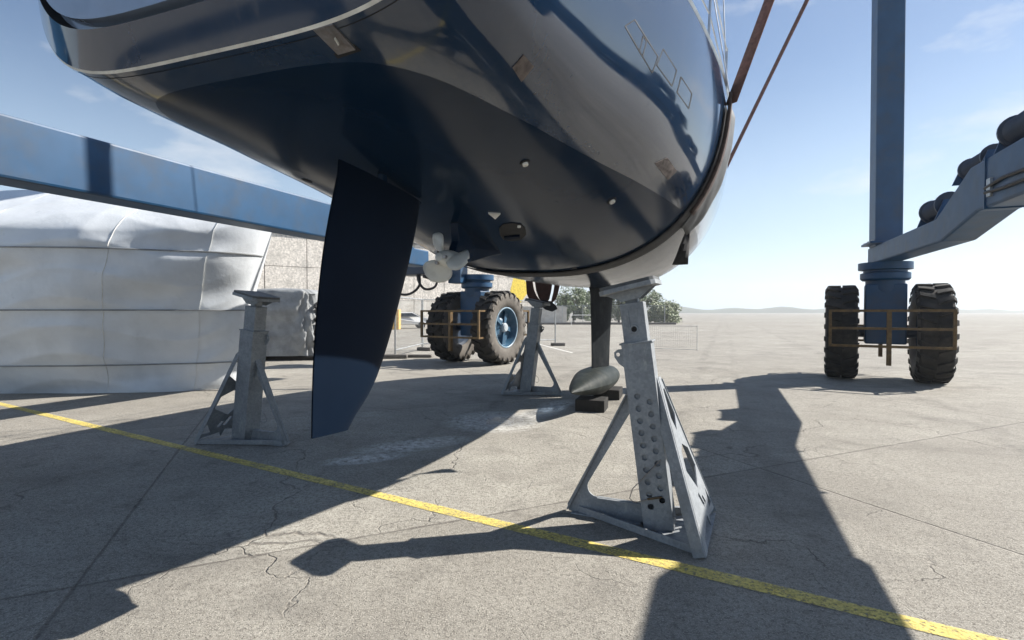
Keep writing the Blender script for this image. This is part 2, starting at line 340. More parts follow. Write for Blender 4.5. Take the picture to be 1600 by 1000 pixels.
def link(name, me, mat, parent=None, smooth=False, bevel=0.0, angle=40, solid=0.0):
    o = bpy.data.objects.new(name, me); COL.objects.link(o)
    if mat:
        me.materials.clear(); me.materials.append(M[mat])
    if parent: o.parent = parent
    if smooth: me.shade_smooth(); me.set_sharp_from_angle(angle=R(angle))
    if solid:
        k = o.modifiers.new('solid', 'SOLIDIFY'); k.thickness = solid; k.offset = 0
    if bevel:
        k = o.modifiers.new('bevel', 'BEVEL'); k.width = bevel; k.segments = 2; k.limit_method = 'ANGLE'; k.angle_limit = R(40)
    return o
def plate(outer, holes, th, mat4):
    """flat plate with holes: 2-D outlines in metres, extruded by th, placed by mat4; returns (verts, faces)"""
    cu = bpy.data.curves.new('p', 'CURVE'); cu.dimensions = '2D'; cu.fill_mode = 'BOTH'; cu.extrude = th / 2
    for ring in [outer] + list(holes):
        sp = cu.splines.new('POLY'); sp.points.add(len(ring) - 1); sp.use_cyclic_u = True
        for p, q in zip(sp.points, ring): p.co = (q[0], q[1], 0, 1)
    ob = bpy.data.objects.new('p', cu); me = bpy.data.meshes.new_from_object(ob)
    vs = [mat4 @ v.co for v in me.vertices]; fs = [tuple(p.vertices) for p in me.polygons]
    bpy.data.objects.remove(ob); bpy.data.curves.remove(cu); bpy.data.meshes.remove(me)
    return vs, fs
def circle(x, y, r, n=14): return [(x + r * math.cos(2 * math.pi * k / n), y + r * math.sin(2 * math.pi * k / n)) for k in range(n)]
def frame_mat(o, x, y):
    x = Vector(x).normalized(); y = Vector(y); y = (y - x * y.dot(x)).normalized(); z = x.cross(y)
    m = Matrix((x, y, z)).transposed().to_4x4(); m.translation = Vector(o); return m
def empty(name, loc=(0, 0, 0), rz=0.0):
    o = bpy.data.objects.new(name, None); COL.objects.link(o); o.location = loc; o.rotation_euler = (0, 0, rz); o.empty_display_size = .2
    return o
def tag(o, label, cat, group=None):
    o['label'] = label; o['category'] = cat
    if group: o['group'] = group
    return o
def struct(o): o['kind'] = 'structure'; return o
def kids(o): return [c for c in bpy.data.objects if c.parent == o]
def copy_tree(o, parent=None):
    c = o.copy(); COL.objects.link(c); c.parent = parent
    for ch in kids(o): copy_tree(ch, c)
    return c

# ------------------------------------------------------------------ ground
g = MB(); g.add([(-640, -100, 0), (840, -100, 0), (840, 640, 0), (-640, 640, 0)], [(0, 1, 2, 3)])
ground = struct(g.build('ground', 'concrete'))

def gpt(px, py):           # a ground point seen at a pixel of the photograph
    d = CAM_H * F / (py - HZ); return Vector(((px - 800) / F * d, d, 0))
a, b = gpt(371, 722), gpt(1229, 930); dr = (b - a).normalized(); nr = Vector((-dr.y, dr.x, 0))
a2 = a - dr * 9; b2 = b + dr * 5; rows = []
for k in range(60):
    p = a2.lerp(b2, k / 59); w = 0.057 + random.uniform(-.006, .006)
    rows.append([p - nr * w + Vector((0, 0, .004)), p + nr * w + Vector((0, 0, .004))])
ln = struct(MB().grid(rows).build('painted_line', 'line'))
# pale bay line far off on the yard
p, q = Vector((1.05, 24.5, .004)), Vector((2.2, 18.6, .004)); n2 = Vector(((q - p).y, -(q - p).x, 0)).normalized() * .05
struct(MB().add([p - n2, p + n2, q + n2, q - n2], [(0, 1, 2, 3)]).build('bay_line', 'sling_edge'))

# ------------------------------------------------------------------ sailing yacht (boat frame: X starboard, Y forward, origin under the rudder stock)
BO = Vector((-0.81, 3.1, 0)); BRZ = R(-22.5)
ROLL = R(2.0)
def hang(name):                  # frame of the slung boat: heeled two degrees about a line through the hull
    pv = Vector((0, 0, 2.4)); RZ = Matrix.Rotation(BRZ, 3, 'Z')
    o = empty(name, BO + RZ @ (pv - Matrix.Rotation(ROLL, 3, 'Y') @ pv)); o.rotation_euler = (0, ROLL, BRZ); return o
yacht = hang('sailing_yacht')
tag(yacht, 'dark navy sailing yacht with fin keel hanging in the lift slings', 'yacht')
BM = Matrix.Translation(BO) @ Matrix.Rotation(BRZ, 4, 'Z'); BI = BM.inverted()
HI = (BM @ Matrix.Translation((0, 0, 2.4)) @ Matrix.Rotation(ROLL, 4, 'Y') @ Matrix.Translation((0, 0, -2.4))).inverted()
def interp(tab, x):
    xs = [t[0] for t in tab]; ys = [t[1] for t in tab]
    if x <= xs[0]: return ys[0]
    if x >= xs[-1]: return ys[-1]
    i = max(k for k in range(len(xs) - 1) if xs[k] <= x)
    h = xs[i + 1] - xs[i]; t = (x - xs[i]) / h
    def sl(k):
        if k == 0: return (ys[1] - ys[0]) / (xs[1] - xs[0])
        if k == len(xs) - 1: return (ys[-1] - ys[-2]) / (xs[-1] - xs[-2])
        return (ys[k + 1] - ys[k - 1]) / (xs[k + 1] - xs[k - 1])
    m0, m1 = sl(i) * h, sl(i + 1) * h
    return (2*t**3 - 3*t**2 + 1) * ys[i] + (t**3 - 2*t**2 + t) * m0 + (-2*t**3 + 3*t**2) * ys[i + 1] + (t**3 - t**2) * m1
ZK = [(-1.1, 2.535), (-.9, 2.485), (-.34, 2.40), (0, 2.34), (.45, 2.265), (.9, 2.19), (1.5, 2.08), (2.0, 2.0), (2.7, 1.915), (4, 1.87), (5.5, 1.88), (7, 1.97), (8.5, 2.13), (10, 2.42), (10.7, 2.7), (11.1, 3.1)]
BB = [(-1.1, 1.22), (0, 1.42), (1.3, 1.71), (2.7, 1.90), (4.5, 1.94), (6, 1.87), (7.5, 1.70), (9, 1.25), (10, .80), (10.8, .28), (11.1, .06)]
ZS = [(-1.1, 3.58), (1.3, 3.62), (2.7, 3.66), (6, 3.74), (9, 3.86), (11.1, 4.0)]
NN = [(-1.1, 4.4), (-.7, 4.0), (-.226, 3.4), (.5, 2.8), (1.5, 2.55), (2.7, 2.48), (5, 2.38), (8, 2.0), (11.1, 1.6)]
ZWL = 2.5
def hp(s): return interp(ZK, s), interp(BB, s), interp(ZS, s), interp(NN, s)
def hull_f(p):
    zk, b, zs, n = hp(p.y)
    if p.y < -1.1 or p.y > 11.1 or p.z > zs or p.z < zk: return 1.0
    return (abs(p.x) / b) ** n + ((zs - p.z) / (zs - zk)) ** n - 1
def section(s, t, off=0.0):      # t -1..1 port sheer .. starboard sheer
    zk, b, zs, n = hp(s); a = abs(t) * math.pi / 2
    x = b * math.sin(a) ** (2 / n) if a > 0 else 0; z = zs - (zs - zk) * max(0, math.cos(a)) ** (2 / n)
    return Vector((math.copysign(x, t), s, z))
def sec_curve(s, m=72, off=0.0):
    P = [section(s, math.copysign(abs(2 * k / m - 1) ** 1.0, 2 * k / m - 1)) for k in range(m + 1)]
    # even out spacing by arc length
    L = [0]
    for i in range(m): L.append(L[-1] + (P[i + 1] - P[i]).length)
    out = []; j = 0
    for k in range(m + 1):
        d = L[-1] * k / m
        while j < m - 1 and L[j + 1] < d: j += 1
        u = (d - L[j]) / max(1e-9, L[j + 1] - L[j]); out.append(P[j].lerp(P[j + 1], min(1, max(0, u))))
    if off:
        q = []
        for k in range(m + 1):
            tn = out[min(m, k + 1)] - out[max(0, k - 1)]; nn = Vector((tn.z, 0, -tn.x)).normalized(); q.append(out[k] + nn * off)
        out = q
    return out
def hull_hit(px, py):            # where the photograph's view ray meets the hull, in the boat frame, with its normal
    dirv = Vector(((px - 800) / F, 1, -(py - HZ) / F)); o = Vector((0, 0, CAM_H)); d = 1.0
    while d < 14:
        p = HI @ (o + dirv * d)
        if hull_f(p) <= 0: break
        d += .004
    e = .01
    def ff(v):
        zk, b, zs, n = hp(v.y); return (abs(v.x) / b) ** n + (max(0, zs - v.z) / (zs - zk)) ** n
    nr = Vector((ff(p + Vector((e, 0, 0))) - ff(p - Vector((e, 0, 0))), ff(p + Vector((0, e, 0))) - ff(p - Vector((0, e, 0))), ff(p + Vector((0, 0, e))) - ff(p - Vector((0, 0, e))))).normalized()
    return p, nr
st = [-1.1, -1.05, -1.0] + [-1.0 + k * .1 for k in range(1, 60)] + [4.9 + k * .2 for k in range(1, 31)] + [11.0, 11.1]
rows = [sec_curve(s, 96) for s in st]
hb = MB().grid(rows)
def cut(name, mat, keep_up):
    me = bpy.data.meshes.new(name); me.from_pydata(hb.v, [], hb.f)
    bm = bmesh.new(); bm.from_mesh(me)
    bmesh.ops.bisect_plane(bm, geom=bm.verts[:] + bm.edges[:] + bm.faces[:], plane_co=(0, 0, ZWL), plane_no=(0, 0, 1), clear_inner=keep_up, clear_outer=not keep_up, dist=1e-5)
    bmesh.ops.remove_doubles(bm, verts=bm.verts, dist=1e-4)
    bmesh.ops.recalc_face_normals(bm, faces=bm.faces)
    bm.to_mesh(me); bm.free()
    return link(name, me, mat, yacht, True, angle=60)
cut('topsides', 'topside', True); cut('hull_bottom', 'antifoul', False)
# transom: raked face made of a lip, a dark seam and a boarding platform
def tr_curve(dz, ds, inset):
    out = []
    for p in sec_curve(-1.1, 96):
        zk, b, zs, n = hp(-1.1); sc_ = 1 - inset / b
        out.append(Vector((p.x * sc_, -1.1 + ds, zs - (zs - p.z) * ((zs - zk - dz) / (zs - zk)))))
    return out
c0 = sec_curve(-1.1, 96); c1 = tr_curve(0.009, -0.010, .009); c2 = tr_curve(0.150, -.085, .13); c3 = tr_curve(.162, -.03, .14); c4 = tr_curve(.185, -.03, .155); c5 = tr_curve(.19, -.09, .16)
MB().grid([c0, c1]).build('transom_edge', 'white_stripe', yacht, True)
MB().grid([c1, c2]).build('transom_lip', 'topside', yacht, True)
MB().grid([c2, c3]).build('platform_seam', 'seam_black', yacht, True)
pl = MB().grid([c3, c4, c5]); o0 = len(pl.v) - 97
pl.f.append(tuple(range(o0, o0 + 97)))
pl.build('boarding_platform', 'transom_sky_grey', yacht)
# thin paint seam just forward of the transom
for s in (-1.075,):
    rows = [[v + Vector((0, k * .004, 0)) for v in sec_curve(s, 96, .0015)] for k in (0, 1)]
    MB().grid(rows).build('paint_seam', 'seam_black', yacht)
# deck, toe rail, guard wires
dk = []
for s in st:
    zk, b, zs, n = hp(s); dk.append([Vector((b * x, s, zs + .05 * (1 - x * x))) for x in (-1, -.6, -.2, .2, .6, 1)])
MB().grid(dk).build('deck', 'deck_grey', yacht, True)
for sd in (-1, 1):
    pts = [Vector((sd * (interp(BB, s) - .01), s, interp(ZS, s) + .02)) for s in st[::2]]
    MB().tube(pts, .022, 6).build('toe_rail', 'alloy', yacht, True)
    for hgt in (.32, .62):
        MB().tube([Vector((sd * (interp(BB, s) - .05), s, interp(ZS, s) + hgt)) for s in (-.9, .4, 1.9, 3.3, 4.9, 6.5, 8.1, 9.6)], .006, 5).build('guard_wire', 'alloy', yacht)
    for s in (-.9, .4, 1.9, 3.3, 4.9, 6.5, 8.1, 9.6):
        x = sd * (interp(BB, s) - .05); z = interp(ZS, s)
        MB().tube([(x, s, z), (x, s, z + .65)], .012, 6).build('stanchion', 'alloy', yacht, True)
mast = MB().tube([(0, 4.7, 3.7), (0, 4.62, 12), (0, 4.5, 20.5)], [.11, .1, .07], 12).build('mast', 'alloy', yacht, True)
for sd in (-1, 1):
    MB().tube([(sd * 1.93, 4.4, 3.7), (sd * 1.3, 4.4, 12), (sd * .05, 4.5, 20)], .008, 5).build('shroud', 'alloy', yacht)
    MB().tube([(sd * 1.95, 3.2, 3.68), (sd * .05, 4.55, 14)], .006, 5).build('shroud', 'alloy', yacht)
MB().tube([(1.55, -.6, 3.6), (1.5, -.3, 6), (.05, 4.5, 20.3)], .006, 5).build('backstay', 'alloy', yacht)
# coachroof seen only from further off
cr_ = [[Vector((x * w, s, 3.7 + h * (1 - abs(x) ** 3))) for x in (-1, -.9, -.5, 0, .5, .9, 1)] for s, w, h in ((2.6, .9, .02), (2.7, .95, .42), (4.5, 1.0, .42), (6.5, .75, .34), (7.4, .5, .03))]
MB().grid(cr_).build('coachroof', 'white_fitting', yacht, True)

# rudder: outline traced on the centre plane at its own distance, foil thickness
def on_plane(px, py):
    k = (px - 800) / F; s = (3.1 * k + .81) / (.3827 - .9239 * k); d = 3.1 + .9239 * s
    return s, CAM_H - (py - HZ) / F * d
tr = [on_plane(*q) for q in ((531, 263), (517, 330), (505, 400), (496, 480), (490, 560), (487, 630), (486, 684))]
le = [on_plane(*q) for q in ((659, 290), (651, 345), (640, 400), (624, 465), (605, 535), (583, 600), (556, 660))]
def by_z(tab, z):
    tab = sorted([(q[1], q[0]) for q in tab]); return interp(tab, z)
rows = []; zt, zb = 2.30, .855
for i in range(29):
    z = zt + (zb - zt) * (i / 28); a_, b_ = by_z(tr, z), by_z(le, z)
    if i >= 23: b_ = b_ - .07 * ((i - 22) / 6) ** 2.4
    ch = b_ - a_; th = max(.035, .125 * ch) * (1.0 if i < 26 else (.85 if i < 28 else .55)); row = []
    ztop = lambda s: interp(ZK, s) - .012
    for k in range(33):
        u = k / 32; sd = 1 if u <= .5 else -1; c = abs(1 - 2 * u)         # c 1 at trailing, 0 at leading
        x = c ** 1.6; yt = 5 * th * (.2969 * math.sqrt(x) - .126 * x - .3516 * x * x + .2843 * x ** 3 - .1015 * x ** 4) + .004 * x
        s_ = b_ - ch * x; zz = z
        if i == 0: zz = ztop(s_) - .01 - .05 * x
        zz += (-.012 * (1 - x) if i == 28 else 0)
        row.append(Vector((sd * yt, s_, zz)))
    rows.append(row)
def plumb(m):
    m.v = [(x + (2.4 - z) * math.tan(ROLL), y, z) for x, y, z in m.v]; return m
rb = plumb(MB().grid(rows)); rb.f.append(tuple(range(33))); rb.f.append(tuple(28 * 33 + k for k in range(33)))
rud = rb.build('rudder', 'rudder', yacht, True, angle=50)
MB().tube([(0, .05, 2.2), (0, .05, 2.40)], .03, 14).build('rudder_stock', 'antifoul', rud, True)
# shaft skeg and propeller
def fin(pts, th, name, mat, par, taper=.3):
    n = len(pts); vs = []
    for sd in (-1, 1):
        for s, z in pts: vs.append((sd * th / 2, s, z))
    cs = sum(p[0] for p in pts) / n; cz = sum(p[1] for p in pts) / n
    vs += [(-th / 2 - .012, cs, cz), (th / 2 + .012, cs, cz)]
    fs = [(k, (k + 1) % n, n + (k + 1) % n, n + k) for k in range(n)]
    fs += [(2 * n, (k + 1) % n, k) for k in range(n)] + [(2 * n + 1, n + k, n + (k + 1) % n) for k in range(n)]
    m = plumb(MB().add(vs, fs)); return m.build(name, mat, par, False, .008)
sk = fin([(.93, 2.22), (.96, 2.05), (.90, 1.95), (.86, 1.93), (.87, 1.885), (1.15, 1.90), (1.55, 1.99), (1.95, 2.06), (1.8, 2.09), (1.3, 2.16)], .07, 'skeg', 'antifoul', yacht)
prop = MB().lathe([(0, -.16), (.03, -.15), (.058, -.09), (.068, 0), (.068, .12), (.06, .17), (0, .172)], 20, Matrix.Translation(((2.4 - 1.895) * math.tan(ROLL), .86, 1.90)) @ Matrix.Rotation(R(-90), 4, 'X')).build('propeller', 'prop_grey', yacht, True)
def blade(ang):
    rows = []
    for i in range(11):
        rr = .045 + .155 * i / 10; u = i / 10; wch = .235 * math.sin(math.pi * (.18 + .80 * u)) ** .62 * (1.0 if u < .93 else .75)
        tw = -R(62 - 34 * u); row = []
        for k in range(7):
            c = (k / 6 - .5) * wch; camb = .02 * (1 - (2 * k / 6 - 1) ** 2)
            x = c * math.cos(tw) + camb * math.sin(tw); y = c * math.sin(tw) - camb * math.cos(tw) - .02 * u
            row.append(Vector((x, y, rr)))
        rows.append(row)
    m = MB().grid(rows); rot = Matrix.Translation(((2.4 - 1.895) * math.tan(ROLL), .82, 1.90)) @ Matrix.Rotation(ang, 4, 'Y'); m.v = [tuple(rot @ Vector(v)) for v in m.v]
    return m.build('blade', 'prop_grey', prop, True, solid=.009)
for k in range(3): blade(R(215 + 120 * k))
for k in range(3):
    a_ = R(85 + 120 * k); c = Vector(((2.4 - 1.895) * math.tan(ROLL) + .045 * math.sin(a_), .72, 1.90 + .045 * math.cos(a_)))
    MB().lathe([(0, -.01), (.014, -.01), (.014, .02), (0, .02)], 8, Matrix.Translation(c) @ Matrix.Rotation(R(-90), 4, 'X')).build('bolt', 'stainless', prop)
# keel fin and bulb
def foil_rows(zs_, le_, te_, th_):
    rows = []
    for z, l, t, th in zip(zs_, le_, te_, th_):
        row = []
        for k in range(41):
            u = k / 40; sd = 1 if u <= .5 else -1; c = abs(1 - 2 * u); x = c ** 1.7
            yt = 5 * th * (.2969 * math.sqrt(x) - .126 * x - .3516 * x * x + .2843 * x ** 3 - .1015 * x ** 4) + .004 * x
            row.append(Vector((sd * yt, l - (l - t) * x, z)))
        rows.append(row)
    return rows
kz = [2.02, 1.93, 1.86, 1.80, 1.72, 1.5, 1.2, .9, .7, .40]
keel = plumb(MB().grid(foil_rows(kz, [7.35, 7.1, 6.92, 6.82, 6.75, 6.68, 6.6, 6.53, 6.5, 6.45], [4.95, 5.15, 5.27, 5.33, 5.36, 5.38, 5.4, 5.42, 5.43, 5.44], [.50, .36, .28, .24, .22, .21, .20, .20, .20, .20]))).build('keel', 'keel_iron', yacht, True, angle=60)
rows = []
for i in range(31):
    u = i / 30; s = 4.25 + 2.75 * u
    rr = max(.015, (u / .42) ** .80 * (1.08 - .08 * u / .42)) if u < .42 else max(.012, max(0, 1 - ((u - .42) / .58) ** 2.6) ** .5)
    w_, h_ = .30 * rr + .004, .215 * rr + .004; zc = .385
    row = []
    for k in range(33):
        a_ = 2 * math.pi * k / 32; ca, sa = math.cos(a_), math.sin(a_)
        e = 2 / (2.0 + .0 * u); ridge = 1 + .10 * (1 - u) ** 2 * math.exp(-((abs(math.atan2(sa, abs(ca)))) / .22) ** 2)
        row.append(Vector((w_ * ca * ridge, s, zc + h_ * (sa if sa > 0 else .92 * sa))))
    rows.append(row)
bulb = plumb(MB().grid(rows)).build('bulb', 'bulb_grey', keel, True, angle=35)
# fittings on the hull skin
def disc_on(px, py, r, name, mat, ring=None, h=.012, oval=1.0):
    p, n = hull_hit(px, py); mt = frame_mat(p, n.cross(Vector((0, 0, 1))).cross(n).cross(n), n.cross(Vector((0, 0, 1))))
    q = n.to_track_quat('Z', 'Y').to_matrix().to_4x4(); q.translation = p
    if ring:
        ro = MB().lathe([(0, -.004), (r * 1.75, -.004), (r * 1.75, .004), (r * 1.3, .007), (0, .007)], 20, q).build('flange', ring, yacht, True)
        return MB().lathe([(0, .002), (r, .002), (r, .007 + h), (r * .6, .009 + h), (r * .5, .004), (0, .004)], 18, q).build(name, mat, ro, True)
    return MB().lathe([(0, -.003), (r, -.003), (r, h), (0, h)], 18, q).build(name, mat, yacht, True)
disc_on(820, 255, .017, 'through_hull', 'white_fitting', 'seam_black')
disc_on(955, 314, .022, 'through_hull', 'white_fitting', 'seam_black')
disc_on(897, 419, .03, 'drain_hole', 'seam_black', None, .002)
disc_on(481, 283, .035, 'drain_hole', 'seam_black', None, .003)
disc_on(811, 352, .014, 'through_hull', 'white_fitting', 'seam_black')
def quad_on(corners, name, mat, lift, par=None, th=.004):
    vs = []; ns = []
    for c in corners:
        p, n = hull_hit(*c); vs.append(p + n * lift); ns.append(n)
    n = len(vs); m = MB(); m.add(vs + [v - nn * (lift + th) for v, nn in zip(vs, ns)], [tuple(range(n))] + [(k, (k + 1) % n, n + (k + 1) % n, n + k) for k in range(n)])
    return m.build(name, mat, par or yacht)
quad_on([(763, 332), (782, 333), (774, 341)], 'anode', 'white_fitting', .012)
# intake grille
gr = quad_on([(780, 356), (786, 350), (800, 348), (814, 350), (821, 357), (822, 366), (815, 373), (800, 376), (787, 374), (781, 366)], 'intake_opening', 'seam_black', .006)
quad_on([(788, 368), (812, 366), (813, 369), (789, 372)], 'intake_lip', 'rudder', .02, gr)
# bolted steel plate under the stern
fr = quad_on([(486, 44), (521, 36), (566, 82), (530, 94)], 'plate_recess', 'seam_black', .003)
pt = quad_on([(492, 47), (522, 39), (558, 78), (531, 86)], 'steel_plate', 'stainless', .010, fr)
quad_on([(525, 60), (527, 59.5), (533, 69), (531.5, 70.5)], 'hook', 'prop_grey', .014, fr)
# reflected outlines in the glossy topside, laid on as thin dark strips
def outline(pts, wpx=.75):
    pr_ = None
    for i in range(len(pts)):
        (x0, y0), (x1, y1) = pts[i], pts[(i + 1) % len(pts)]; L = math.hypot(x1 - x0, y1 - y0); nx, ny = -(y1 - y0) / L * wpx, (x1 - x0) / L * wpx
        o = quad_on([(x0 - nx, y0 - ny), (x1 - nx, y1 - ny), (x1 + nx, y1 + ny), (x0 + nx, y0 + ny)], 'reflection_outline' if pr_ is None else 'reflection_side', 'seam_black', .002, pr_ or yacht, .002)
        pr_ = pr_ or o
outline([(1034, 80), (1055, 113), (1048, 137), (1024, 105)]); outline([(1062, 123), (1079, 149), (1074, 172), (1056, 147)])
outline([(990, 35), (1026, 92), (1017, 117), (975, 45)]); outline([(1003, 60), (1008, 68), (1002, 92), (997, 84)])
# square reflections in the topside, laid on as thin brown patches
for cs in ([(800, 108), (817, 88), (833, 106), (814, 130)], [(1021, 256), (1041, 247), (1056, 268), (1042, 282)]):
    rows = []
    for i in range(7):
        row = []
        for j in range(7):
            u, v = i / 6, j / 6
            px = (cs[0][0] * (1 - u) + cs[1][0] * u) * (1 - v) + (cs[3][0] * (1 - u) + cs[2][0] * u) * v
            py = (cs[0][1] * (1 - u) + cs[1][1] * u) * (1 - v) + (cs[3][1] * (1 - u) + cs[2][1] * u) * v
            p, n = hull_hit(px, py); row.append(p + n * .004)
        rows.append(row)
    MB().grid(rows).build('reflection_patch', 'reflection_brown', yacht, solid=.003)

# keel blocks
kb = MB().box((0, 0, .09), (.55, .42, .18)).build('keel_block', 'wood_block', None, bevel=.01)
kb.location = BM @ Vector((.07, 5.15, 0)); kb.rotation_euler = (0, 0, BRZ + R(4))
tag(kb, 'dark timber block under the tail of the keel bulb', 'block', 'keel blocks')
kb2 = kb.copy(); COL.objects.link(kb2); kb2.location = BM @ Vector((.07, 6.35, 0)); kb2['label'] = 'dark timber block under the middle of the keel bulb, behind the near stand'
kb.scale = (.8, 1, .98); kb2.scale = (.8, 1.2, .94)

# ------------------------------------------------------------------ slings
def sling(s, name, label, top_r, top_z, redmat, sleeve=True, w=.28, portr=-3.3):
    root = hang(name); tag(root, label, 'sling')
    m = 120
    def ribbon(off, w_, lo, hi, nm, mat, th=.008):
        rows = []
        for k in range(5):
            ds = (k / 4 - .5) * w_; c = sec_curve(s + ds, m, off); L = [i / m for i in range(m + 1)]
            rows.append([c[i] + Vector((0, 0, 0)) for i in range(m + 1) if lo <= L[i] <= hi])
        MB().grid(rows).build(nm, mat, root, True, solid=th)
    ribbon(.016, w, .03, .97, 'sleeve', 'sling_black')
    ribbon(.040, w * .40, .02, .20, 'webbing', 'sling_brown', .028); ribbon(.040, w * .40, .80, .998, 'webbing', 'sling_brown', .028)
    for sd, tr_ in ((1, top_r), (-1, portr)):
        zk, b, zs, n = hp(s); p0 = Vector((sd * (b + .045), s, zs - .14)); p1 = Vector((tr_, s, top_z)); rows = []
        for k in range(13):
            u = k / 12; p = p0.lerp(p1, u); w_ = w * .42
            tw = -.95 + .12 * math.sin(3 * u)
            dv = Vector((math.sin(tw), math.cos(tw), 0)) * w_ / 2
            rows.append([p - dv, p + dv])
        MB().grid(rows).build('strap', redmat, root, True, solid=.012)
    return root
asl = sling(2.7, 'lifting_sling', 'nearer reddish webbing sling with black sleeve around the yacht amidships', 3.55, 8.6, 'sling_red', portr=-3.5)
# loose protective sheet squeezed between sling and hull
rows = []
for i in range(9):
    s = 2.78 + .42 * i / 8; c = sec_curve(s, 120, .030 + .03 * (i / 8) ** 2); rows.append([c[k] + Vector((.0, 0, -.01 * math.sin(k * .9 + i))) for k in range(93, 119)])
MB().grid(rows).build('protector_sheet', 'sheet_grey', asl, True, solid=.006)
rows = []; p = sec_curve(3.15, 120, .05)[93]
for i in range(6):
    z_ = -.36 * i / 5; wd_ = .035 + .13 * i / 5
    rows.append([p + Vector((.03 - wd_ * k / 4, .03 * math.sin(k + i), z_ + .04)) for k in range(5)])
MB().grid(rows).build('sheet_corner', 'sling_black', asl, True, solid=.004)
fsl = sling(8.0, 'lifting_sling', 'farther thin red webbing sling rising beyond the bow half', 3.2, 7.4, 'sling_red', w=.22, portr=-3.2)
# slack webbing loops below the port bilge
loop = empty('slack_sling', BO, BRZ); tag(loop, 'dark red slack webbing loops hanging below the hull above the far stand', 'sling')
LD = 10.9                        # straps hang in a plane across the view at their own distance
def strap_plate(pxs, name, mat, dy, th):
    c = [((x - 800) / F * LD, CAM_H - (y - HZ) / F * LD) for x, y in pxs]
    m = MB().add(*plate(c, [], th, frame_mat((0, LD + dy, 0), (1, 0, 0), (0, 0, 1)))); m.v = [tuple(BI @ Vector(v)) for v in m.v]
    return m.build(name, mat, loop, bevel=.006)
strap_plate([(821, 425), (831, 425), (832, 440), (834, 452), (838, 462), (844, 470), (840, 475), (833, 476), (827, 469), (823, 458)], 'webbing_strap', 'sling_darkred', 0, .16)
strap_plate([(835, 425), (864, 425), (863, 440), (861, 455), (858, 468), (852, 475), (847, 474), (842, 465), (838, 454), (836, 440)], 'webbing_strap', 'sling_darkred', .02, .16)
strap_plate([(868, 425), (876, 425), (875, 442), (872, 456), (868, 468), (862, 474), (862, 468), (865, 456), (867, 442)], 'webbing_strap', 'sling_darkred', 0, .16)
strap_plate([(840, 472), (848, 469), (860, 471), (868, 478), (870, 483), (862, 487), (852, 484), (845, 479)], 'buckle', 'black_plastic', -.12, .10)
# pulley block on the farther sling
pb = empty('pulley_block', BO, BRZ); tag(pb, 'dark steel pulley block hooked to the top of the farther sling', 'pulley')
MB().lathe([(0, -.09), (.20, -.09), (.24, -.07), (.20, 0), (.24, .07), (.20, .09), (0, .09)], 24, Matrix.Translation((3.2, 8, 7.55)) @ Matrix.Rotation(R(90), 4, 'X')).build('sheave', 'lift_dark', pb, True)
for y in (-.12, .12): MB().box((3.2, 8 + y, 7.6), (.30, .02, .62)).build('cheek_plate', 'lift_dark', pb, bevel=.01)
for y in (-.06, .06): MB().tube([(3.0, 8 + y, 7.6), (3.5, 8 + y, 10)], .01, 5).build('hoist_rope', 'seam_black', pb)

# ------------------------------------------------------------------ travel lift
lift = empty('travel_lift', BO, BRZ); tag(lift, 'blue steel boat hoist on huge twin tyres straddling the yacht', 'boat lift')
RP, RS, SA, SF = -4.8, 5.2, -1.6, 11.0
for r, in ((RP,), (RS,)):
    SE = 8.0 if r < 0 else SF + .5
    prof = [(SA - .5, 2.81), (6.0, 2.81), (7.2, 2.57), (SE, 2.57), (SE, 2.95), (7.4, 2.95), (6.2, 3.44), (SA - .5, 3.44)]
    n = len(prof); m = MB()
    m.add([(r - .22, s, z) for s, z in prof] + [(r + .22, s, z) for s, z in prof], [tuple(range(n)), tuple(range(2 * n - 1, n - 1, -1))] + [(k, (k + 1) % n, n + (k + 1) % n, n + k) for k in range(n)])
    sb = m.build('side_beam', 'lift_blue', lift, bevel=.03)
    for k in range(6 if r > 0 else 0):
        s = SA + .6 + k * 1.35
        MB().box((r, s, 3.125), (.47, .03, .66)).build('stiffener', 'lift_blue', sb)
    MB().box((r, (SA + SF) / 2, 9.9), (.5, SF - SA + 1.4, .8)).build('top_beam', 'lift_blue', lift, bevel=.03)
    for s in (SA, SF):
        m = MB(); sg = -1 if r > 0 else 1
        m.box((r, s, 6.2), (.50, .55, 6.55)).build('column', 'lift_blue', lift, bevel=.03)
MB().box(((RP + RS) / 2, SA, 10.75), (RS - RP + .9, .7, .9)).build('cross_beam', 'lift_blue', lift, bevel=.03)
# box and drums added on the starboard side to cast ground shadows
MB().box((RS - .41, 1.9, 2.72), (.40, 1.9, .98)).build('shadow_box', 'lift_blue', lift, bevel=.15)
for s, rr, z0 in ((5.2, .15, 3.44), (6.45, .12, 3.34), (7.9, .15, 2.95)):  # added drums, placed to give the beam shadow a jagged edge
    prof = [(0, -.36), (rr * 1.3, -.36), (rr * 1.3, -.33), (rr, -.32)]
    for j in range(12): prof += [(rr + .012, -.30 + j * .05), (rr, -.275 + j * .05)]
    prof += [(rr, .32), (rr * 1.3, .33), (rr * 1.3, .36), (0, .36)]
    dm = MB().lathe(prof, 22, Matrix.Translation((RS, s, z0 + rr * 1.3 + .05)) @ Matrix.Rotation(R(90), 4, 'X')).build('shadow_drum', 'lift_dark', lift, True)
    for e in (-1, 1): MB().add(*plate([(-.2, 0), (.2, 0), (.09, rr * 1.3 + .12), (-.09, rr * 1.3 + .12)], [], .03, frame_mat((RS, s + .40 * e, z0), (1, 0, 0), (0, 0, 1)))).build('shadow_drum_bracket', 'lift_blue', dm)

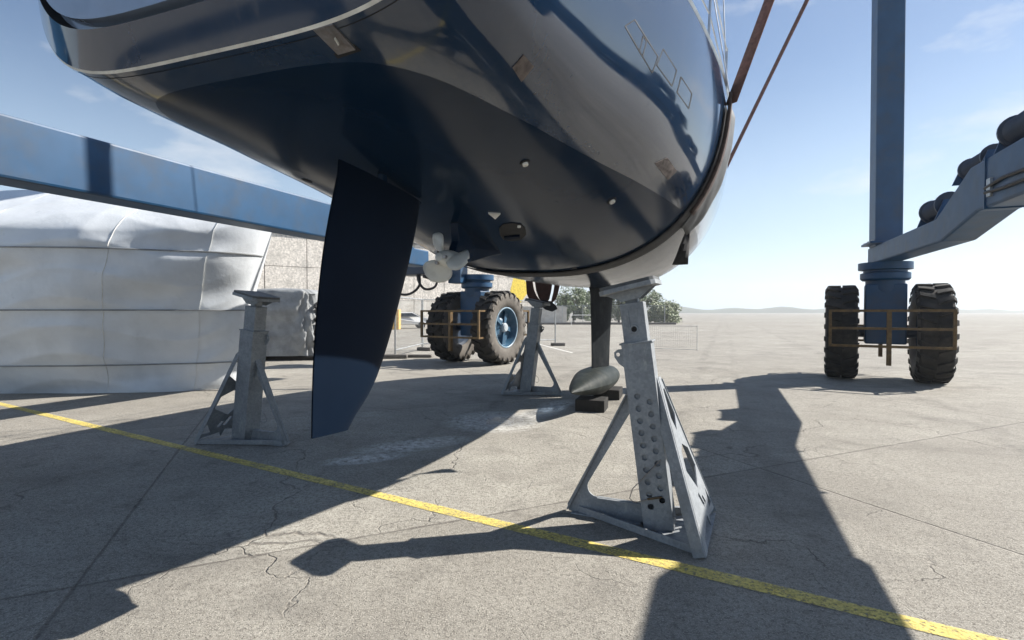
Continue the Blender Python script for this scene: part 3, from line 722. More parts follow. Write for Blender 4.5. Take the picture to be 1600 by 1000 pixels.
def tyre_mesh():
    Ro, w = 1.05, .31
    prof = [(.56, -.20), (.60, -.26), (.72, -.300), (.86, -.300), (.97, -.275), (1.0, -.235), (1.005, 0), (1.0, .235), (.97, .275), (.86, .300), (.72, .300), (.60, .26), (.56, .20)]
    m = MB(); m.lathe(prof, 56)
    N = 23
    for k in range(N):
        for sd in (-1, 1):
            a0 = 2 * math.pi * (k + (.5 if sd > 0 else 0)) / N; vs = []
            for (rr0, rr1, z, da, hw) in ((.995, 1.05, .015 * sd, 0.10, .052), (.995, 1.05, .20 * sd, 0.03, .052), (.975, 1.045, .262 * sd, 0.0, .055), (.90, .955, .318 * sd, -.015, .050), (.84, .86, .312 * sd, -.02, .04)):
                for rr in (rr0, rr1):
                    for e in (-1, 1):
                        an = a0 + da + e * hw; vs.append((rr * math.cos(an), rr * math.sin(an), z))
            fs = []
            for j in range(4):
                o = j * 4; fs += [(o + 2, o + 3, o + 7, o + 6), (o, o + 2, o + 6, o + 4), (o + 3, o + 1, o + 5, o + 7)]
            fs += [(0, 1, 3, 2), (16, 18, 19, 17)]
            m.add(vs, fs)
    me = bpy.data.meshes.new('wheel'); me.from_pydata(m.v, [], m.f)
    bm = bmesh.new(); bm.from_mesh(me); bmesh.ops.recalc_face_normals(bm, faces=bm.faces)
    me.materials.append(M['tyre']); me.materials.append(M['tyre_side'])
    for f in bm.faces:
        c = f.calc_center_median(); rr = math.hypot(c.x, c.y)
        if rr < .955 and abs(c.z) > .2: f.material_index = 1
        f.smooth = len(f.verts) == 4 and rr < .95
    bm.to_mesh(me); bm.free(); return me
TY = tyre_mesh()
def rim_meshes(sd):
    m = MB(); m.lathe([(.575, .20 * sd), (.575, .235 * sd), (.545, .245 * sd), (.525, .20 * sd), (.50, .13 * sd), (.47, .05 * sd), (.30, .03 * sd), (.22, .10 * sd), (.14, .11 * sd), (0, .11 * sd)], 36)
    e = MB(); e.lathe([(.545, .238 * sd), (.582, .238 * sd), (.582, .256 * sd), (.555, .262 * sd), (.545, .255 * sd)], 36, closed=True)
    h = MB(); h.lathe([(.13, .10 * sd), (.13, .20 * sd), (.10, .235 * sd), (0, .24 * sd)], 20)
    sp = MB()
    for k in range(5):
        a_ = 2 * math.pi * k / 5; c, s_ = math.cos(a_), math.sin(a_); z0, z1 = .045 * sd, .15 * sd
        t = Vector((-s_, c, 0)) * .085; t2 = Vector((-s_, c, 0)) * .045; d = Vector((c, s_, 0))
        sp.add([d * .14 - t2 + Vector((0, 0, z1)), d * .14 + t2 + Vector((0, 0, z1)), d * .50 + t + Vector((0, 0, .10 * sd)), d * .50 - t + Vector((0, 0, .10 * sd)),
                d * .14 - t2 + Vector((0, 0, z0 - .02 * sd)), d * .14 + t2 + Vector((0, 0, z0 - .02 * sd)), d * .50 + t + Vector((0, 0, z0)), d * .50 - t + Vector((0, 0, z0))],
               [(0, 1, 2, 3), (0, 3, 7, 4), (1, 5, 6, 2), (2, 6, 7, 3), (0, 4, 5, 1)])
    return m, e, h, sp
def bogie(r, s, steer):
    base = Matrix.Translation((r, s, 0)) @ Matrix.Rotation(steer, 4, 'Z')
    def put(m, name, mat, par=lift, smooth=False, bevel=0):
        m.v = [tuple(base @ Vector(v)) for v in m.v]; return m.build(name, mat, par, smooth, bevel)
    put(MB().lathe([(0, 2.18), (.42, 2.18), (.46, 2.22), (.46, 2.34), (.40, 2.36), (.40, 2.40), (.50, 2.42), (.50, 2.57), (0, 2.57)], 28), 'turntable', 'lift_blue', smooth=True)
    put(MB().lathe([(0, 1.9), (.33, 1.9), (.36, 2.0), (.36, 2.19), (0, 2.19)], 24), 'swivel_collar', 'lift_blue', smooth=True)
    put(MB().box((0, 0, 1.45), (.74, .66, 1.3)), 'fork', 'lift_blue', bevel=.03)
    put(MB().lathe([(0, -.8), (.12, -.8), (.12, .8), (0, .8)], 16, Matrix.Translation((0, 0, 1.05)) @ Matrix.Rotation(R(90), 4, 'Y')), 'axle', 'lift_dark', smooth=True)
    for sd in (-1, 1):
        wo = bpy.data.objects.new('wheel', TY); COL.objects.link(wo); wo.parent = lift
        wm = base @ Matrix.Translation((.8 * sd, 0, 1.05)) @ Matrix.Rotation(R(90), 4, 'Y')
        wo.matrix_local = wm @ Matrix.Rotation(R(random.uniform(0, 15)), 4, 'Z')
        rm, re_, rh, rsp = rim_meshes(sd)
        rm.build('rim', 'rim_blue', wo, True); re_.build('rim_flange', 'rim_edge', wo, True); rh.build('hub_cap', 'hub', wo, True); rsp.build('rim_spider', 'rim_blue', wo)
        MB().lathe([(.56, -.19 * sd), (.50, -.12 * sd), (0, -.10 * sd)], 28).build('inner_disc', 'lift_dark', wo, True)
    for sd in (-1, 1):                       # guard rails fore and aft of the pair
        y = 1.28 * sd; z0, z1 = .80, 1.52; hw = 1.0; gm = MB()
        for z in (z0, (z0 + z1) / 2, z1): gm.bar((-hw, y, z), (hw, y, z), .05, .05)
        for x in (-hw, hw): gm.bar((x, y, z0 - .025), (x, y, z1 + .025), .055, .055)
        gr_ = put(gm, 'guard_rail', 'guard_ochre')
        put(MB().bar((.0, y + .06 * -sd, .42), (.0, y + .06 * -sd, 1.54), .11, .08), 'guard_post', 'guard_ochre', gr_)
        gm = MB()
        for x in (-hw, hw): gm.bar((x, y, z1), (x * .98, y - .30 * sd, z1), .045, .045).bar((x, y, z0), (x * .98, y - .30 * sd, z0), .045, .045)
        put(gm, 'guard_arm', 'guard_ochre', gr_)
for r in (RP, RS):
    for s in (SA, SF): bogie(r, s, R(-10))
for r in (RS,):
    for k in range(2):
        pts = [(r + (.24 if r < 0 else -.24), -1.5 + .45 * j, 3.0 + .09 * k - .05 * abs(math.sin(j * .78 + k))) for j in range(17)]
        MB().tube(pts, .022, 6).build('hydraulic_line', 'rubber_hose', lift, True)
    for j in range(5):
        c = (r + (.225 if r < 0 else -.225), -.8 + 1.6 * j, 3.04); MB().box(c, (.05, .10, .22)).build('line_clamp', 'steel_tube', lift)
for r in (RP, RS):
    for s in (SA, SF):
        fl = MB().box((r, s, 2.97 if s < 0 else 3.0), (.74, .80, .05)).build('flange_plate', 'lift_blue', lift, bevel=.008)
        for a_ in (-1, 1):
            for b_ in (-1, 0, 1): MB().lathe([(0, 0), (.032, 0), (.032, .03), (0, .03)], 6, Matrix.Translation((r + .31 * a_, s + .31 * b_, 3.025))).build('bolt', 'steel_tube', fl)
# drive box and hoses beside the port front wheel
def lw(x, y, z): return BI @ Vector((x, y, z))
bx = MB(); c = lw(-2.75, 14.9, 2.75); bx.box(c, (1.0, .7, .40)); bx.build('drive_box', 'lift_dark', lift, bevel=.03)
bx = MB(); c = lw(-1.55, 14.7, 2.62); bx.box(c, (.40, .45, .62)); bx.build('valve_box', 'lift_blue', lift, bevel=.02)
for k in range(4): MB().box(lw(-1.95, 14.5, 2.42 + .12 * k), (.34, .12, .05)).build('valve_fin', 'steel_tube', lift)
def hose(pts, r=.035):
    P = [Vector(p) for p in pts]; out = []
    for i in range(len(P) - 1):
        p0, p1, p2, p3 = P[max(0, i - 1)], P[i], P[i + 1], P[min(len(P) - 1, i + 2)]
        for k in range(8):
            t = k / 8; out.append(.5 * (2 * p1 + (p2 - p0) * t + (2 * p0 - 5 * p1 + 4 * p2 - p3) * t * t + (3 * p1 - p0 - 3 * p2 + p3) * t ** 3))
    out.append(P[-1]); return MB().tube(out, r, 6).build('hose', 'rubber_hose', lift, True)
hose([lw(-2.62, 14.5, 2.55), lw(-2.62, 14.5, 2.25), lw(-2.8, 14.5, 2.05), lw(-3.05, 14.5, 1.98), lw(-3.3, 14.5, 2.08), lw(-3.5, 14.5, 2.4)])
hose([lw(-2.66, 14.4, 2.55), lw(-2.62, 14.4, 2.35), lw(-2.5, 14.4, 2.17), lw(-2.34, 14.4, 2.13), lw(-2.15, 14.4, 2.22), lw(-2.08, 14.4, 2.5)])
hose([lw(-2.5, 14.4, 2.5), lw(-2.25, 14.4, 2.44), lw(-2.0, 14.4, 2.5), lw(-1.7, 14.4, 2.55)], .05)

# ------------------------------------------------------------------ boat stands
def make_stand(label):
    root = empty('boat_stand'); tag(root, label, 'boat stand', 'galvanised boat stands')
    A, B, C = Vector((-.61, .27, 0)), Vector((.13, -.49, 0)), Vector((.47, .21, 0))
    top = Vector((-.19, .08, 1.62)); ax = top.normalized()
    nf = Vector((-.36, -.93, 0)); nf = (nf - ax * nf.dot(ax)).normalized(); rt = (-nf).cross(ax).normalized()   # rt: to the right seen from the camera
    if rt.x < 0: rt = -rt
    fm = lambda off: frame_mat(nf * off, rt, ax)
    hw = .10; L1 = 1.29
    holes = []; zz = .17; k = 0
    while zz < .94:
        holes.append(circle(-.035 if k % 2 == 0 else .045, zz, .021)); zz += .042; k += 1
    m = MB(); m.add(*plate([(-hw, .01), (hw, .01), (hw, L1), (-hw, L1)], holes, .008, fm(hw)))
    m.add(*plate([(-hw, .01), (hw, .01), (hw, L1), (-hw, L1)], [], .008, fm(-hw)))
    for sd in (-1, 1):
        mm = frame_mat(rt * sd * (hw - .004), nf, ax); m.add(*plate([(-hw + .004, .01), (hw - .004, .01), (hw - .004, L1), (-hw + .004, L1)], [], .008, mm))
    post = m.build('post', 'galv', root, bevel=.003)
    rimm = MB(); rimm.bar(ax * (L1 - .012) , ax * (L1 + .012), .222, .222, up=nf); 
    m = MB(); m.bar(ax * .235, ax * 1.575, .164, .164, up=nf); inner = m.build('inner_tube', 'galv', root, bevel=.006)
    # collar on top of the post, four thin strips round the inner tube
    m = MB()
    for sd in (-1, 1):
        m.bar(rt * sd * .099 - nf * .11 + ax * (L1 + .004), rt * sd * .099 + nf * .11 + ax * (L1 + .004), .026, .014, up=ax)
        m.bar(nf * sd * .099 - rt * .0859 + ax * (L1 + .004), nf * sd * .099 + rt * .0859 + ax * (L1 + .004), .026, .014, up=ax)
    m.build('collar', 'galv', post, bevel=.003)
    # lifting eye
    ear = [(-.035, .0), (-.06, .05), (-.058, .085), (-.03, .10), (0, .10), (0, -.03)]
    MB().add(*plate(ear, [circle(-.033, .065, .014, 10)], .010, frame_mat(-rt * hw + nf * (hw - .02) + ax * (L1 - .13), rt, ax))).build('lifting_eye', 'galv', root, bevel=.002)
    # guide strip, hole and pin of the inner tube
    MB().bar(nf * .086 - rt * .03 + ax * 1.36, nf * .086 - rt * .03 + ax * 1.53, .010, .008, up=nf).build('weld_strip', 'galv', inner)
    MB().bar(nf * .086 - rt * .03 + ax * 1.53, nf * .086 + rt * .05 + ax * 1.53, .008, .010, up=ax).build('weld_strip', 'galv', inner)
    q = nf.to_track_quat('Z', 'Y').to_matrix().to_4x4(); q.translation = nf * .0835 + ax * 1.39
    MB().lathe([(0, 0), (.020, 0), (.020, .006), (.012, .007), (0, .003)], 14, q).build('pin_hole', 'seam_black', inner, True)
    MB().lathe([(.020, -.001), (.030, -.001), (.029, .010), (.020, .010)], 14, q, closed=True).build('hole_ring', 'galv', inner, True)
    # swivel pad, tilted to the hull
    pc = ax * 1.645; pr = Vector((.90, -.40, .22)).normalized(); pn = Vector((-.28, .10, 1)); pn = (pn - pr * pn.dot(pr)).normalized(); pd = pn.cross(pr)
    m = MB()
    oct_ = [(-.19, -.16), (-.15, -.19), (.17, -.19), (.20, -.16), (.20, .16), (.17, .19), (-.15, .19), (-.19, .16)]
    m.add(*plate(oct_, [], .030, frame_mat(pc + pn * .035, pr, pd)))
    pad = m.build('pad', 'galv', root, bevel=.004)
    MB().add(*plate([(x * .96, y * .96) for x, y in oct_], [], .022, frame_mat(pc + pn * .062, pr, pd))).build('pad_rubber', 'sheet_grey', pad, bevel=.006)
    m = MB()
    for e in (-1, 1): m.add(*plate([(-.17, .02), (.17, .02), (.06, -.05), (-.06, -.05)], [], .012, frame_mat(pc + pd * e * .08, pr, pn)))
    m.build('pad_rib', 'galv', pad, bevel=.002)
    MB().bar(ax * 1.57, ax * 1.64, .09, .09, up=nf).build('swivel', 'galv', pad, bevel=.01)
    MB().bar(pc - pd * .185 - pr * .05 + pn * .03, pc - pd * .21 - pr * .05 + pn * .03, .09, .02, up=pn).build('handle', 'galv', pad)
    # left fin: strut, rounded gusset and foot bar cut from one plate, with a flange
    e = A.normalized(); pz = Vector((0, 0, 1)); la = A.length
    def rounded(cx, cz, r, a0, a1, n=6): return [(cx + r * math.cos(R(a0 + (a1 - a0) * k / n)), cz + r * math.sin(R(a0 + (a1 - a0) * k / n))) for k in range(n + 1)]
    outer = [(.06, .0), (la, .0), (la + .012, .05), (.19, 1.0), (.15, 1.03), (.12, 1.03), (.05, .2)]
    hole = [(.085, .135)] + rounded(.455, .205, .07, -90, 22) + [(.165, .86), (.15, .86)]
    mfin = frame_mat(Vector((0, 0, .006)), e, pz)
    fn = MB().add(*plate(outer, [hole], .010, mfin)).build('leg', 'galv', root, bevel=.002)
    sn = e.cross(pz).normalized(); p0 = mfin @ Vector((la + .006, .02, 0)); p1 = mfin @ Vector((.19, 1.0, 0))
    MB().bar(p0, p1, .012, .075, up=sn).build('flange', 'galv', fn, bevel=.002)
    MB().bar(A * .96 + Vector((0, 0, .006)), A * .2 + Vector((0, 0, .006)), .10, .010).build('foot_bar', 'galv', fn, bevel=.002)
    hp0 = mfin @ Vector((.45, .128, 0)); hp1 = mfin @ Vector((.10, .128, 0)); MB().bar(hp0, hp1, .05, .010).build('flange', 'galv', fn, bevel=.002)
    # right-hand side plate between the two other feet, with cut-outs
    apB = ax * 1.03 + rt * .105 - nf * .02; apC = ax * 1.03 + rt * .105 - nf * .10
    xd = (C - B).normalized(); og = B + Vector((0, 0, .012)); up_ = apB - og
    pm = frame_mat(og, xd, up_); pi = pm.inverted()
    a2 = pi @ apB; c2 = pi @ (C + Vector((0, 0, .012))); t2 = pi @ apC
    def pt(u, v):          # u across from B edge (0) to C edge (1), v up
        H = a2.y; l = Vector((0, 0)).lerp(Vector((a2.x, a2.y)), v); r_ = Vector((c2.x, c2.y)).lerp(Vector((t2.x, t2.y)), v); q_ = l.lerp(r_, u); return (q_.x, q_.y)
    outer = [pt(0, 0), pt(.12, .0), pt(.16, .06), pt(.55, .10), pt(.60, .02), pt(.64, .075), pt(.93, .045), pt(1, .045), pt(1, 1), pt(0, 1)]
    holes = [[pt(.42, .92), pt(.22, .74), pt(.45, .65), pt(.88, .74), pt(.75, .92)],
             [pt(.20, .42), pt(.28, .53), pt(.50, .56), pt(.86, .50), pt(.90, .37), pt(.55, .27)],
             [pt(.44, .24), pt(.50, .25), pt(.62, .155), pt(.56, .145)], [pt(.60, .20), pt(.66, .205), pt(.72, .15), pt(.66, .142)],
             [pt(.80, .095), pt(.92, .205), pt(.95, .095)]]
    lg = MB().add(*plate(outer, holes, .010, pm)).build('leg', 'galv', root, bevel=.002); lg['label'] = 'sunlit side plate with cut-outs'
    # strut along the near edge
    sdir = (apB - og).normalized(); cd = Vector((-.75, -.66, 0)); MB().bar(og + cd * .01 + rt * -.03, apB + cd * .01 + rt * -.03 - ax * .01, .085, .012, up=cd).build('strut', 'galv', root, bevel=.003)
    MB().bar(C + Vector((-.02, 0, .02)), apC - ax * .02, .05, .010, up=Vector((.3, 1, 0))).build('strut', 'galv', root, bevel=.002)
    # ground sheet of the base and rear brace
    MB().add([(-.10, -.02, .012), (B.x, B.y, .012), (C.x, C.y, .012), (.05, .12, .012), (-.10, -.02, .004), (B.x, B.y, .004), (C.x, C.y, .004), (.05, .12, .004)],
             [(0, 1, 2, 3), (7, 6, 5, 4), (0, 4, 5, 1), (1, 5, 6, 2), (2, 6, 7, 3), (3, 7, 4, 0)]).build('base_plate', 'galv', root)
    MB().bar(A * .9 + Vector((0, 0, .03)), B * .93 + Vector((0, 0, .028)), .012, .05).build('base_bar', 'galv', root, bevel=.002)
    MB().bar(A * .9 + Vector((0, 0, .035)), C * .93 + Vector((0, 0, .03)), .03, .05).build('base_bar', 'galv', root, bevel=.002)
    # locking pin on its wire
    q = nf.to_track_quat('Z', 'Y').to_matrix().to_4x4(); q.translation = nf * .10 + rt * .02 + ax * .245
    MB().bar(nf * .115 - rt * .05 + ax * .225, nf * .115 + rt * .05 + ax * .24, .014, .014, up=ax).build('locking_pin', 'guard_ochre', root, bevel=.004)
    pts = [nf * .108 + rt * .07 + ax * .49, nf * .115 - rt * .06 + ax * .37, nf * .13 - rt * .14 + ax * .30, nf * .14 - rt * .165 + ax * .24, nf * .13 - rt * .14 + ax * .205, nf * .118 - rt * .055 + ax * .222]
    MB().tube(pts, .0035, 5).build('pin_wire', 'stainless', root, True)
    return root
s1 = make_stand('large galvanised boat stand free in the sun in the foreground'); s1.location = (1.04, 3.56, 0)
s2 = copy_tree(s1); s2.location = (.27, 9.4, 0); s2.rotation_euler = (0, 0, R(180)); s2['label'] = 'small far galvanised boat stand beside the big tyres in the hull shade'
s3 = copy_tree(s1); s3.location = (-3.12, 5.96, 0); s3.rotation_euler = (0, 0, R(180)); s3['label'] = 'galvanised boat stand left of the rudder in front of the wrapped boat'

# ------------------------------------------------------------------ background
# warehouse wall: panels one by one
wo = Vector((-46, 33, 0)); wd = Vector((.8, .6, 0)); wnrm = Vector((.6, -.8, 0)); WR = Matrix.Rotation(math.atan2(.6, .8), 3, 'Z')
ware = empty('warehouse', wo); tag(ware, 'long pale rough-walled warehouse behind the big tyres', 'building')
NP = 16; PW = 63 / NP
pm0 = None
for k in range(NP):
    for j, (z0, h) in enumerate(((0.0, 2.7), (2.74, 3.2), (5.98, 3.2))):
        m = MB().box(wd * (PW * (k + .5)) + Vector((0, 0, z0 + h / 2)), (PW - .06, .3, h), WR)
        m.build('wall_panel', 'wall_panel' if j else 'wall_low', ware, bevel=.02)
MB().box(wd * 31.5 - wnrm * 4.2 + Vector((0, 0, 4.7)), (63, 8, 9.3), WR).build('wall', 'wall_panel', ware)
MB().box(wd * 31.5 - wnrm * 4 + Vector((0, 0, 9.5)), (63.4, 8.8, .3), WR).build('roof', 'concrete_block', ware)
# yellow painted mark on the wall
ym = frame_mat(wo + wd * 58.3 + wnrm * .156 + Vector((0, 0, 4.0)), wd, (0, 0, 1))
ymk = MB().add(*plate([(-1.4, -.4), (-.7, 1.9), (.3, 2.4), (1.5, 1.4), (1.7, 0), (.5, -1.3), (-.5, -1.9)], [], .01, ym)).build('yellow_mark', 'yellow_paint', None)
tag(ymk, 'yellow painted patch on the warehouse wall above the tyre', 'wall paint')
# low concrete wall right of it
lwall = MB().box((3.2, 67.5, 1.1), (8.0, .4, 2.2)).build('low_wall', 'wall_low', None, bevel=.03); tag(lwall, 'low plain concrete wall at the end of the warehouse', 'wall')

def tree(x, y, h, w, seed, label, pale):
    rnd = random.Random(seed); root = empty('tree', (x, y, 0)); tag(root, label, 'tree', 'trees beyond the yard')
    m = MB(); m.tube([(0, 0, 0), (.08, .03, h * .3), (-.05, .05, h * .62)], [.16, .12, .05], 8)
    for k in range(7):
        a_ = rnd.uniform(0, 6.28); z = h * rnd.uniform(.2, .5); l = w * rnd.uniform(.35, .6)
        m.tube([(0, 0, z), (l * .5 * math.cos(a_), l * .5 * math.sin(a_), z + h * .16), (l * math.cos(a_), l * math.sin(a_), z + h * .3)], [.06, .04, .02], 5)
    m.build('trunk', 'bark', root, True)
    cl = []
    for k in range(70):
        a_ = rnd.uniform(0, 6.28); rr = w * math.sqrt(rnd.random()) * .9; z = h * (.10 + .80 * rnd.random() ** .8) * (1 - .30 * (rr / w) ** 2)
        cl.append((rr * math.cos(a_), rr * math.sin(a_), z, rnd.uniform(.35, .75)))
    ms = [MB(), MB(), MB()]
    for ci, (cx, cy, cz, cr) in enumerate(cl):
        for _ in range(110):
            v = Vector((rnd.gauss(0, 1), rnd.gauss(0, 1), rnd.gauss(0, .8))).normalized() * cr * rnd.uniform(.55, 1.08)
            c = Vector((cx, cy, max(.15, cz + v.z))) + Vector((v.x, v.y, 0)); sz = rnd.uniform(.08, .18)
            d1 = Vector((rnd.gauss(0, 1), rnd.gauss(0, 1), rnd.gauss(0, 1))).normalized(); d2 = d1.orthogonal().normalized()
            mi = min(2, max(0, int(rnd.gauss(.9 + (pale), .7)))); ms[mi].add([c - d1 * sz, c + d2 * sz * .5, c + d1 * sz, c - d2 * sz * .5], [(0, 1, 2, 3)])
    for k in range(3):
        if ms[k].f: o = ms[k].build('crown', 'leaf%d' % k, root, normals=False)
tree(8.4, 70, 5.4, 2.9, 1, 'leafy green tree beyond the far fence, left of the keel', .1)
tree(11.6, 72, 5.4, 2.8, 2, 'leafy green tree beyond the far fence, just right of the first tree', .0)
tree(14.8, 71, 5.6, 2.6, 5, 'green tree beyond the far fence, hidden behind the keel and near stand', .2)
tree(17.6, 69, 4.9, 2.5, 3, 'dark green rounded tree right of the near stand post', .1)
tree(19.6, 66, 3.1, 1.9, 4, 'pale silvery bush right of the near stand post', 1.3)

def mesh_panel(p0, p1, h, z0, label, grp, foot=True, wire=.10, name='mesh_fence', rt_=.03):
    p0 = Vector(p0); p1 = Vector(p1); root = empty(name, p0); tag(root, label, 'fence', grp); d = p1 - p0; L = d.length; d = d.normalized()
    for t in (.02, L - .02): MB().tube([d * t + Vector((0, 0, .02)), d * t + Vector((0, 0, h + .03))], rt_, 8).build('post', 'steel_tube', root, True)
    for z in (z0, h): MB().tube([d * .02 + Vector((0, 0, z)), d * (L - .02) + Vector((0, 0, z))], rt_ * .8, 8).build('rail', 'steel_tube', root, True)
    m = MB(); t = .08; wr = .0016
    while t < L - .05: m.bar(d * t + Vector((0, 0, z0)), d * t + Vector((0, 0, h)), wr * 2, wr * 2); t += wire
    z = z0 + wire
    while z < h: m.bar(d * .02 + Vector((0, 0, z)), d * (L - .02) + Vector((0, 0, z)), wr * 2, wr * 2); z += wire * 1.6
    o = m.build('wire_mesh', 'steel_tube', root, normals=False); o['kind'] = 'stuff'
    return root
GF = 'site fence panels'; n_ = 0
PTS = [(-3.75, 16.4), (-3.45, 19.7), (-.75, 21.2), (1.92, 22.5)]
LB = ['steel mesh fence panel nearest the rudder, running away from it', 'steel mesh fence panel partly hidden behind the twin tyres', 'steel mesh fence panel between the tyres and the far stand']
FP = [mesh_panel((*PTS[k], 0), (*PTS[k + 1], 0), 1.97, .27, LB[k], GF) for k in range(3)]
MB().tube([(0, .02, 1.25), (-.8, -.7, .1)], .018, 6).build('brace', 'steel_tube', FP[0], True)
for k, (x, y) in enumerate(PTS):
    f = MB().box((0, 0, .065), (.78 if k == 0 else .62, .24, .13)).build('foot', 'concrete_block', None, bevel=.03)
    par = FP[min(k, 2)]; f.parent = par; f.location = Vector((x + (0 if k == 0 else .1), y, 0)) - par.location; f.rotation_euler = (0, 0, R((5, -25, 12, 0)[k]))
ex = MB().box((0, 0, .05), (.85, .22, .10)).build('concrete_block', 'concrete_block', None, bevel=.03); ex.location = (-3.05, 16.75, 0); tag(ex, 'long low dark block lying beside the fence nearest the rudder', 'block')
GB = None
BP = [(4.6, 20.6), (7.0, 19.3), (9.3, 18.0)]
BL = ['low wire mesh barrier just right of the near stand post', 'low wire mesh barrier standing farther right of the near stand post']
for k in range(1): mesh_panel((*BP[k], 0), (*BP[k + 1], 0), .95, .06, BL[k], GB, wire=.08, name='mesh_barrier', rt_=.009)
# far boundary fence before the trees
ff = empty('boundary_fence', (3.5, 60, 0)); tag(ff, 'tall see-through wire fence in front of the far trees', 'fence')
for k in range(7): MB().tube([(k * 2.4, 0, 0), (k * 2.4, 0, 2.3)], .04, 6).build('post', 'steel_tube', ff, True)
m = MB()
for k in range(2): m.bar((0, 0, .1 + 2.1 * k), (14.4, 0, .1 + 2.1 * k), .03, .03)
m.build('rail', 'steel_tube', ff)
m = MB(); x = 0
while x < 14.4: m.bar((x, 0, .1), (x, 0, 2.2), .008, .008); x += .16
z = .25
while z < 2.2: m.bar((0, 0, z), (14.4, 0, z), .008, .008); z += .16
m.build('wire_mesh', 'steel_tube', ff, normals=False)['kind'] = 'stuff'
kerb = MB().box((11, 59.4, .12), (16, .35, .24)).build('kerb', 'concrete_block', None, bevel=.02); struct(kerb)
br = empty('crowd_barrier', (6.6, 57, 0)); tag(br, 'white tubular barrier standing in front of the far wire fence', 'barrier')
MB().tube([(0, 0, 0), (0, 0, 1.0), (.15, 0, 1.12), (2.2, 0, 1.12), (2.35, 0, 1.0), (2.35, 0, 0)], .04, 6).build('frame', 'white_fitting', br, True)
MB().tube([(0, 0, .45), (2.35, 0, .45)], .03, 6).build('rail', 'white_fitting', br, True)

# parked cars by the warehouse
def car(x, y, rz, label):
    root = empty('parked_car', (x, y, 0), rz); tag(root, label, 'car', 'cars by the warehouse')
    prof = [(-2.1, .35), (-2.15, .75), (-1.95, .95), (-1.5, 1.0), (-.85, 1.42), (.55, 1.45), (1.35, 1.02), (2.0, .9), (2.15, .7), (2.1, .35)]
    rows = [[Vector((x_, sd * (.85 if z < 1.01 else .66), z)) for x_, z in prof] for sd in (-1, 1)]
    m = MB().grid(rows); n = len(prof); m.f.append(tuple(range(n))); m.f.append(tuple(range(2 * n - 1, n - 1, -1))); m.f.append((0, n, 2 * n - 1, n - 1)); body = m.build('body', 'car_white', root, bevel=.06)
    for sd in (-1, 1):
        gw = [(-1.3, 1.03), (-.82, 1.36), (.5, 1.38), (1.08, 1.05)]
        MB().add([(x_, sd * (.86 if z < 1.1 else .70), z) for x_, z in gw], [(0, 1, 2, 3)]).build('side_window', 'car_glass', root, solid=.02)
        for wx in (-1.35, 1.35): MB().lathe([(0, -.1), (.2, -.1), (.31, -.1), (.32, 0), (.31, .1), (.2, .1), (0, .1)], 18, Matrix.Translation((wx, sd * .8, .32)) @ Matrix.Rotation(R(90), 4, 'X')).build('wheel', 'tyre', root, True)
    for x0, x1 in ((-1.58, -.92), (1.42, .62)): MB().add([(x0, -.62, 1.05), (x0, .62, 1.05), (x1, .56, 1.43), (x1, -.56, 1.43)], [(0, 1, 2, 3)]).build('windscreen', 'car_glass', root, solid=.02)
    for sd in (-1, 1): MB().box((2.10, sd * .6, .72), (.08, .3, .14)).build('headlight', 'hub', root, bevel=.02)
car(-9.6, 46, R(20), 'small white parked car seen right of the rudder by the warehouse'); car(-15.2, 44.5, R(12), 'white parked car mostly hidden behind the rudder')
cab = MB().box((0, 0, .85), (.9, .8, 1.7)).build('yellow_cabinet', 'orange_plastic', None, bevel=.06); cab.location = (-10.6, 45.0, 0); cab.location = (-9.9, 43.2, 0); tag(cab, 'orange cabinet between rudder and white car by the warehouse', 'cabinet')

# shrink-wrapped boat on the left
wb = empty('wrapped_boat', (-5.0, 10.2, 0)); tag(wb, 'boat wrapped in white plastic at the left, bow towards the rudder', 'wrapped boat')
rows = []; rnd = random.Random(11)
for i in range(121):
    u = i / 120; row = []
    for k in range(121):
        z = 3.9 * k / 120; xs = -.42 + .62 * (z / 3.4) ** .9 - .10 * math.sin(z * 1.1)
        hwid = (1.45 * min(1, (u * 2.2)) ** .6) * (.60 + .40 * min(1, z / 2.4))
        if z > 2.9: hwid *= max(.0, 1 - ((z - 2.9) / 1.0) ** 1.6 * .97)
        wr = .05 * math.sin(9 * u + 2.3 * z + 1.5 * math.sin(3 * z)) + .05 * (.5 - abs(math.sin(2.2 * z + 2.5 * math.sin(3 * u) + 1.1))) + .030 * (.5 - abs(math.sin(6.3 * z + 7 * u + 2 * math.sin(9 * u)))) + .02 * (.5 - abs(math.sin(13 * u - 3.1 * z)))
        row.append(Vector((xs - 7.0 * u ** 1.3, -(hwid + wr * min(1, u * 8)), z)))
    rows.append(row)
rows_w = rows
m = MB().grid(rows); m.grid([[Vector((v.x, -v.y, v.z)) for v in r] for r in rows]); m.build('wrap', 'shrink_wrap', wb, True, angle=80)
for z in (.55, 1.55, 2.6):
    MB().tube([Vector(rows[i][int(z / 3.9 * 120)]) + Vector((.006, -.012, 0)) for i in range(0, 121)], .014, 5).build('strap', 'grey_tarp', wb, True)
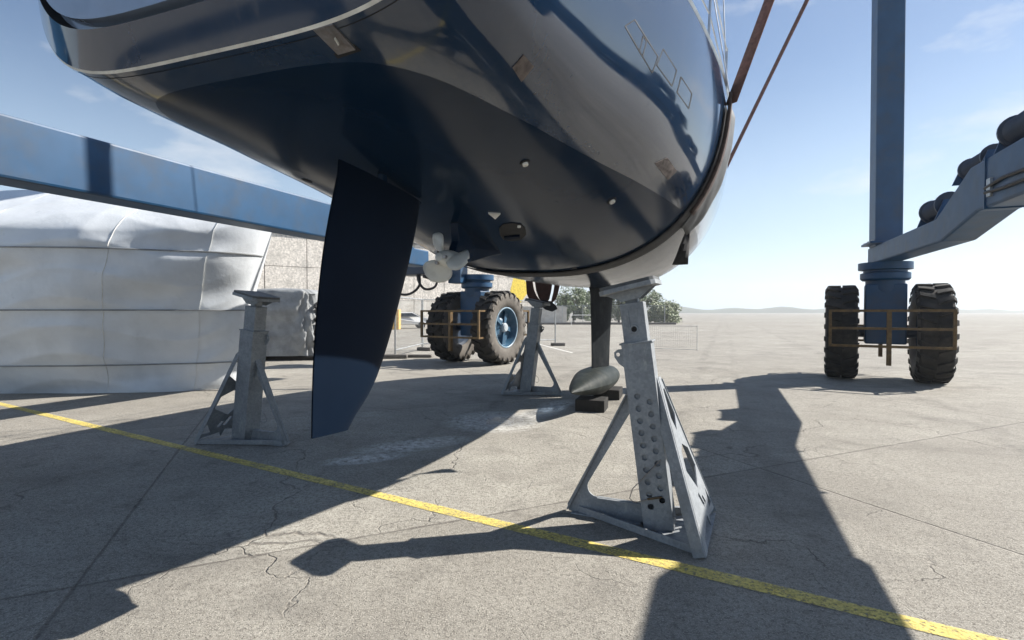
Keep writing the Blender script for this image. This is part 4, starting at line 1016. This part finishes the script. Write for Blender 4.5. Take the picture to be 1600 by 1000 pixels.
# tarpaulin-covered stack on a pallet
ts = empty('covered_stack', (-7.35, 16.6, 0)); tag(ts, 'grey tarpaulin-covered stack on a dark pallet left of the rudder', 'stack')
rows = []
for k in range(33):
    z = .14 + 1.96 * k / 32; row = []
    for i in range(97):
        a_ = 2 * math.pi * i / 96; ca, sa = math.cos(a_), math.sin(a_); e = 2 / 7
        x = 1.25 * math.copysign(abs(ca) ** e, ca); y = .95 * math.copysign(abs(sa) ** e, sa)
        wr = 1 + .045 * math.sin(11 * a_ + 3 * z) * (1.2 - z / 2.1) + .03 * math.sin(5 * z + 4 * math.sin(2 * a_)) - .05 * (k / 32) ** 3 + .05 * (.5 - abs(math.sin(4.2 * z + 3 * math.sin(3 * a_)))) + .03 * (.5 - abs(math.sin(9 * z + 10 * a_)))
        row.append(Vector((x * wr, y * wr, z + (.05 * math.sin(3 * a_) if k == 32 else 0))))
    rows.append(row)
rows.append([Vector((v.x * .8, v.y * .8, 2.2)) for v in rows[-1]]); rows.append([Vector((v.x * .02, v.y * .02, 2.26)) for v in rows[-1]])
MB().grid(rows).build('tarpaulin', 'grey_tarp', ts, True, angle=80)
for y in (-.8, 0, .8): MB().box((0, y, .06), (2.7, .16, .12)).build('pallet_runner', 'wood_block', ts)
rnd = random.Random(3); m = MB()
dt = []
for k in range(12): dt.append(Vector((1.25 + rnd.uniform(-.05, .1), -.6 + rnd.uniform(-.3, .3), .3 + 1.5 * k / 11)))
MB().tube(dt, .06, 6).build('tied_rope', 'seam_black', ts, True)

# taped seams of the wrap
for i in (18, 46, 80):
    rr_ = [[Vector(rows_w[i][k]) + Vector((-.035, -.008, 0)), Vector(rows_w[i + 1][k]) + Vector((.02, -.008, 0))] for k in range(0, 118)]
    MB().grid(rr_).build('tape_seam', 'white_fitting', wb, True)
# low hills far beyond the yard
rows = []
for i in range(121):
    x = -635 + 1470 * i / 120; h = 4.5 + 2 * math.sin(x * .0045 + 1) + 1.2 * math.sin(x * .017) + 1.2 * math.sin(x * .041 + 2) + 1.2 * math.sin(x * .11)
    rows.append([Vector((x, 540, -.5)), Vector((x, 548, h * .55)), Vector((x, 565, h)), Vector((x, 620, -.6))])
struct(MB().grid(rows).build('hills', 'hill', None, True))
# the sea-side air: one even, closed box of haze round the yard
HB = MB().box((100, 270, 17), (1500, 760, 36)).build('haze', None); HB['kind'] = 'stuff'
hz_ = bpy.data.materials.new('haze_air'); hz_.use_nodes = True; n_h = hz_.node_tree.nodes; n_h.clear()
ho = n_h.new('ShaderNodeOutputMaterial'); hv = n_h.new('ShaderNodeVolumePrincipled'); hv.inputs['Color'].default_value = (.93, .96, 1, 1)
hv.inputs['Density'].default_value = 0.0010; hv.inputs['Anisotropy'].default_value = 0.3
hz_.node_tree.links.new(hv.outputs[0], ho.inputs['Volume']); HB.data.materials.append(hz_)
